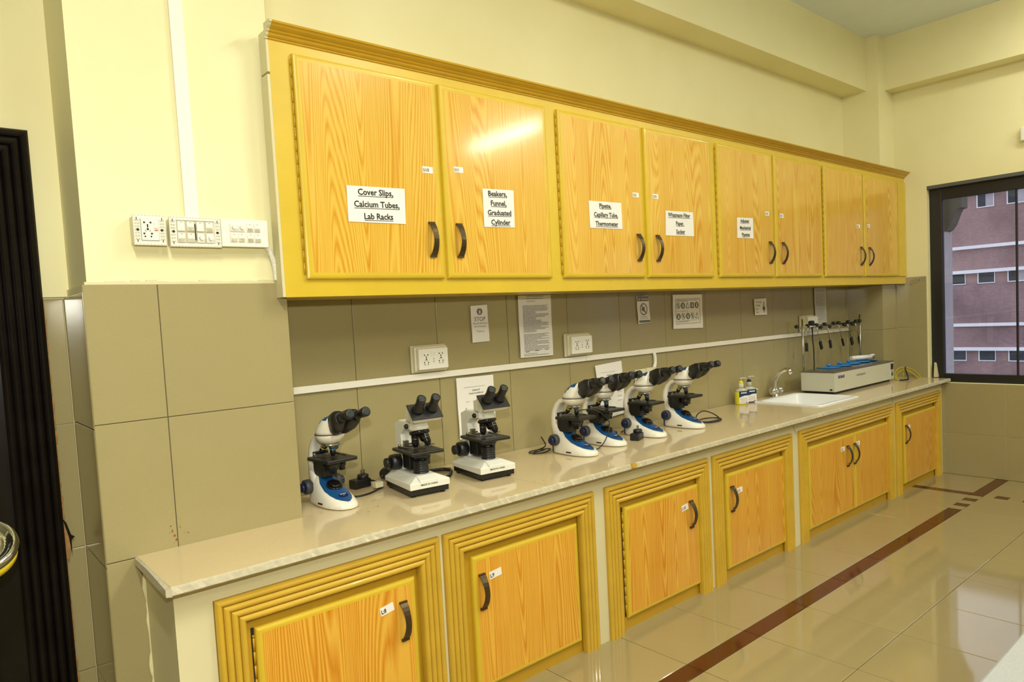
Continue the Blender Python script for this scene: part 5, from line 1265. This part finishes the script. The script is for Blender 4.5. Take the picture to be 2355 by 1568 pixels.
# ------------------------------------------------------------------ ceiling lights
labs = ['ceiling tube light over the far end of the room', 'ceiling tube light in front of the wall cabinets', 'ceiling tube light in the middle of the room', 'ceiling tube light on the door side of the room', 'ceiling tube light nearest the window corner']
for (tx, ty, tw), lb in zip(TUBES, labs):
    t = thing('ceiling_light', (tx, ty, ZCEIL), 0, lb, 'ceiling light', 'ceiling tube lights')
    MB().box(-0.05, 0.05, -0.76, 0.76, -0.07, -0.001).build('fixture', M_WHITE, t, bevel=0.004)
    MB().cyl((0,-0.74,-0.09),(0,0.74,-0.09),0.018,n=14).build('tube', M_TUBE if tw > 10 else M_TUBE2, t)

# ------------------------------------------------------------------ outside
gr = struct('ground', MB().box(7.5, 90, -70, 60, -13.2, -13.0), M_DCONC, label='paved ground outside the building')
EX = 43.0
bl = thing('building', (EX, 0, -13), 0, 'purple brown brick building with white bands seen through the window', 'building')
BLO = Vector((EX, 0, -13))
def E_(mb, name, mat, par=bl):
    o = mb.build(name, mat, par)
    for v in o.data.vertices: v.co -= BLO*K
    return o
E_(MB().box(EX, EX+12, -34, 15, -13, 14.8), 'brick_wall', M_BRICK)
for k in range(-2, 4):
    E_(MB().box(EX-0.25, EX+0.01, -34, 11.3, -1.40+4.2*k, -1.22+4.2*k), 'white_band', M_EBAND)
    if k < 3: E_(MB().box(EX-0.20, EX+0.01, -34, 10.66, -0.08+4.2*k, 0.09+4.2*k), 'white_band', M_EBAND)
E_(MB().box(EX-0.3, EX+12, -34, 15.2, 14.8, 15.0), 'parapet', M_EBAND)
wproto = None; pproto = None
rnd = random.Random(11)
for k in range(-2, 4):
    zt = -1.36+4.2*k; zb = zt-(0.57 if k != 2 else 0.72)
    for q in range(20):
        y1 = 10.85-1.385*q-(0.0 if k != 2 else 0.0); w = 0.73
        if k == 2 and q == 0: continue
        mb = MB()
        if wproto is None or k == 2 and not getattr(wproto, 'big', False):
            pass
        h = zt-zb
        fr = MB().box(EX-0.05, EX+0.01, y1-w-0.03, y1+0.05, zt, zt+0.02).box(EX-0.05, EX+0.01, y1-w-0.03, y1+0.05, zb-0.045, zb).box(EX-0.05, EX+0.01, y1, y1+0.05, zb, zt).box(EX-0.05, EX+0.01, y1-w-0.03, y1-w, zb, zt)
        f_ = E_(fr, 'window', M_EBAND)
        E_(MB().box(EX-0.015, EX+0.005, y1-w/2, y1, zb, zt), 'pane', M_EGLASS, f_)
        E_(MB().box(EX-0.015, EX+0.005, y1-w, y1-w/2, zb, zt), 'pane', M_EGLASS if rnd.random() < 0.75 else M_CONC, f_)
ep_ = thing('exterior_pillar', (8.1, -0.30, 0), 0, 'pale grey outside pillar with a dark haunch beside the window', 'pillar')
MB().box(-0.10, 0.25, -0.028, 0.35, -3, 3.6).build('shaft', M_CONC, ep_)
MB().extr([(-0.027,3.6),(-0.027,2.44),(-0.060,2.46),(-0.100,2.52),(-0.145,2.64),(-0.165,2.68),(-0.205,2.69),(-0.205,3.6)], 'x', 0.0, 0.2).build('haunch', M_DCONC, ep_)
